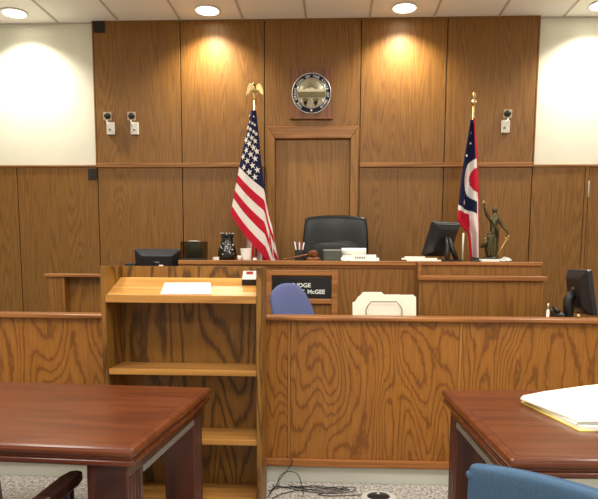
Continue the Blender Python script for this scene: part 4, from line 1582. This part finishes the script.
# ------------------------------------------------------------------ behind the bar: folders in a wire holder, phone, bottle
Yf_ = 4.10
def fo(px, py, Y=Yf_):
    q_ = at(px, py, Y)
    return Vector((q_.x, Y, max(q_.z, ZK + 0.001)))
fp1 = [fo(352.5, 330), fo(352.5, 302.5), fo(355, 301.5), fo(358, 297), fo(360.5, 295), fo(363, 292), fo(381.5, 292), fo(384, 294.5), fo(400, 294.5), fo(400, 330)]
c = MB()
c.prism(fp1, (0, 0.006, 0))
tag(c.build('file_folder', 'cream'), 'cream file folder with a left tab standing behind the partition', 'folder', 'file folders in the wire holder')
fp2 = [fo(358, 330, Yf_ + 0.03), fo(358, 296.5, Yf_ + 0.03), fo(384, 294.8, Yf_ + 0.03), fo(413, 294.8, Yf_ + 0.03), fo(416, 297, Yf_ + 0.03), fo(416, 330, Yf_ + 0.03)]
c = MB()
c.prism(fp2, (0, 0.006, 0))
tag(c.build('file_folder', 'cream'), 'cream file folder without tab standing at the right of the tabbed one', 'folder', 'file folders in the wire holder')
c = MB()
Yw = Yf_ - 0.025
pw = [fo(366, 330, Yw), fo(366, 310, Yw), fo(367.5, 306.5, Yw), fo(371, 301.8, Yw), fo(396.5, 301.8, Yw), fo(400.5, 306.5, Yw), fo(402, 310, Yw), fo(402, 330, Yw)]
c.tube(pw, 0.0032, 8)
for sx in (pw[0], pw[-1]):
    c.tube([(sx.x, Yw, ZK + 0.004), (sx.x, Yw + 0.10, ZK + 0.004)], 0.003, 8)
pw2 = [Vector((v_.x, Yw + 0.10, v_.z)) for v_ in pw]
c.tube(pw2, 0.003, 8)
tag(c.build('wire_holder', 'wire'), 'dark wire file holder in front of the cream folders', 'file holder')

Yp = 4.16
a, b_ = X(553, 314, Yp), X(562, 314, Yp)
t = thing('phone', ((a + b_) / 2, Yp, ZK), 'low black desk phone left of the monitor behind the partition', 'phone')
c = MB()
c.prism([(a, Yp - 0.06, ZK), (a, Yp + 0.06, ZK), (a, Yp + 0.06, ZK + 0.085), (a, Yp - 0.06, ZK + 0.06)], (b_ - a, 0, 0), bev=0.004)
c.build('body', 'black', t)
c = MB()
c.tube([(a + 0.02, Yp - 0.05, ZK + 0.078), (a + 0.02, Yp + 0.05, ZK + 0.098)], [0.012, 0.012], 10)
c.build('handset', 'black', t)
p = at(548, 311, 4.12)
t = thing('small_bottle', (p.x, 4.12, ZK), 'slim white bottle standing behind the partition, right of the stepped station', 'bottle')
bh = Z(303.5, 4.12, 548) - ZK
c = MB()
c.lathe([(0.001, 0), (0.009, 0), (0.010, 0.004), (0.010, bh * 0.62), (0.006, bh * 0.7), (0.001, bh * 0.7)], (p.x, 4.12, ZK), 18)
c.build('body', 'white', t)
c = MB()
c.lathe([(0.001, bh * 0.7), (0.006, bh * 0.7), (0.006, bh), (0.001, bh)], (p.x, 4.12, ZK), 16)
c.build('cap', 'silver', t)
p = at(578.5, 313.3, BY + 0.06)
c = MB()
c.lathe([(0.001, 0), (0.010, 0), (0.013, 0.008), (0.010, 0.02), (0.001, 0.024)], (p.x, BY + 0.06, zbt), 18)
tag(c.build('brass_bell', 'gold'), 'tiny brass knob-shaped bell on the partition rail by the right monitor', 'bell')

# ------------------------------------------------------------------ floor things
p = atz(378.5, 497.5, 0)
t = thing('floor_box', (p.x, p.y, 0), 'oval grey floor box with black lid on the carpet before the partition', 'floor box')
S_ = Matrix.Translation((p.x, p.y, 0)) @ Matrix.Diagonal((1, 0.9, 1, 1))
c = MB()
c.lathe([(0.001, 0.0), (0.104, 0.0), (0.104, 0.003), (0.096, 0.007), (0.074, 0.008), (0.001, 0.008)], (0, 0, 0), 40, M4=S_)
c.build('rim', 'box_grey', t)
c = MB()
c.lathe([(0.001, 0.0082), (0.066, 0.0082), (0.062, 0.012), (0.001, 0.014)], (0, 0, 0), 40, M4=S_)
ld = c.build('lid', 'black', t)
c = MB()
c.box((p.x - 0.008, p.y + 0.020, 0.0135), (p.x + 0.008, p.y + 0.034, 0.017), 0.002)
c.build('latch', 'white', ld)

def smooth(pts, n=8):
    P = [Vector(q_) for q_ in pts]
    out = []
    for i in range(len(P) - 1):
        p0, p1, p2, p3 = P[max(i - 1, 0)], P[i], P[i + 1], P[min(i + 2, len(P) - 1)]
        for k in range(n):
            s = k / n
            out.append(0.5 * ((2 * p1) + (-p0 + p2) * s + (2 * p0 - 5 * p1 + 4 * p2 - p3) * s * s + (-p0 + 3 * p1 - 3 * p2 + p3) * s ** 3))
    out.append(P[-1])
    return out
def gp(px, py, z=0.005): return atz(px, py, z)
random.seed(9)
cables = [
    ('black cable running up from the carpet along the partition', [at(286, 456, BY - 0.03), at(292.5, 461, BY - 0.03), at(288, 469, BY - 0.02), at(281, 478, BY - 0.03), gp(277, 484), gp(284, 487), gp(300, 486), gp(318, 488), gp(335, 487)]),
    ('black cable arching above the tangle on the carpet', [gp(270, 494), gp(276, 486), at(281, 475, BY - 0.06), at(290, 471.5, BY - 0.07), at(298, 475, BY - 0.08), gp(302, 485), gp(304, 490), gp(302, 497)]),
    ('black cable lying in wide loops on the carpet', [gp(268, 491), gp(285, 487), gp(305, 489), gp(330, 490), gp(352, 487), gp(354, 491), gp(335, 493.5), gp(310, 492), gp(292, 489), gp(275, 487), gp(268, 497)]),
    ('black cable ending at the oval floor box', [gp(272, 486), gp(295, 487.5), gp(315, 486), gp(335, 488.5), gp(350, 490), gp(338, 492), gp(318, 494.5), gp(330, 496), gp(350, 495.5), gp(362, 494.8)]),
    ('black cable zigzagging through the middle of the tangle', [gp(288, 485), gp(300, 488), gp(312, 486), gp(326, 489), gp(340, 487), gp(346, 489), gp(326, 492), gp(308, 490), gp(297, 491), gp(282, 494), gp(272, 499)]),
]
for i, (lab, pts) in enumerate(cables):
    c = MB()
    pts2 = []
    for q_ in pts:
        q_ = Vector(q_)
        q_.z = max(q_.z, 0.0045) + 0.0005 * i
        pts2.append(q_)
    c.tube([Vector((v_.x, v_.y, max(v_.z, 0.0035))) for v_ in smooth(pts2)], 0.0024, 6)
    tag(c.build('cable', 'black'), lab, 'cable', 'cables on the carpet')

# ------------------------------------------------------------------ colour management
vs_ = SC.view_settings
vs_.view_transform = 'Standard'
vs_.look = 'None'
vs_.exposure = 0.0
vs_.gamma = 1.0
vs_.use_curve_mapping = False
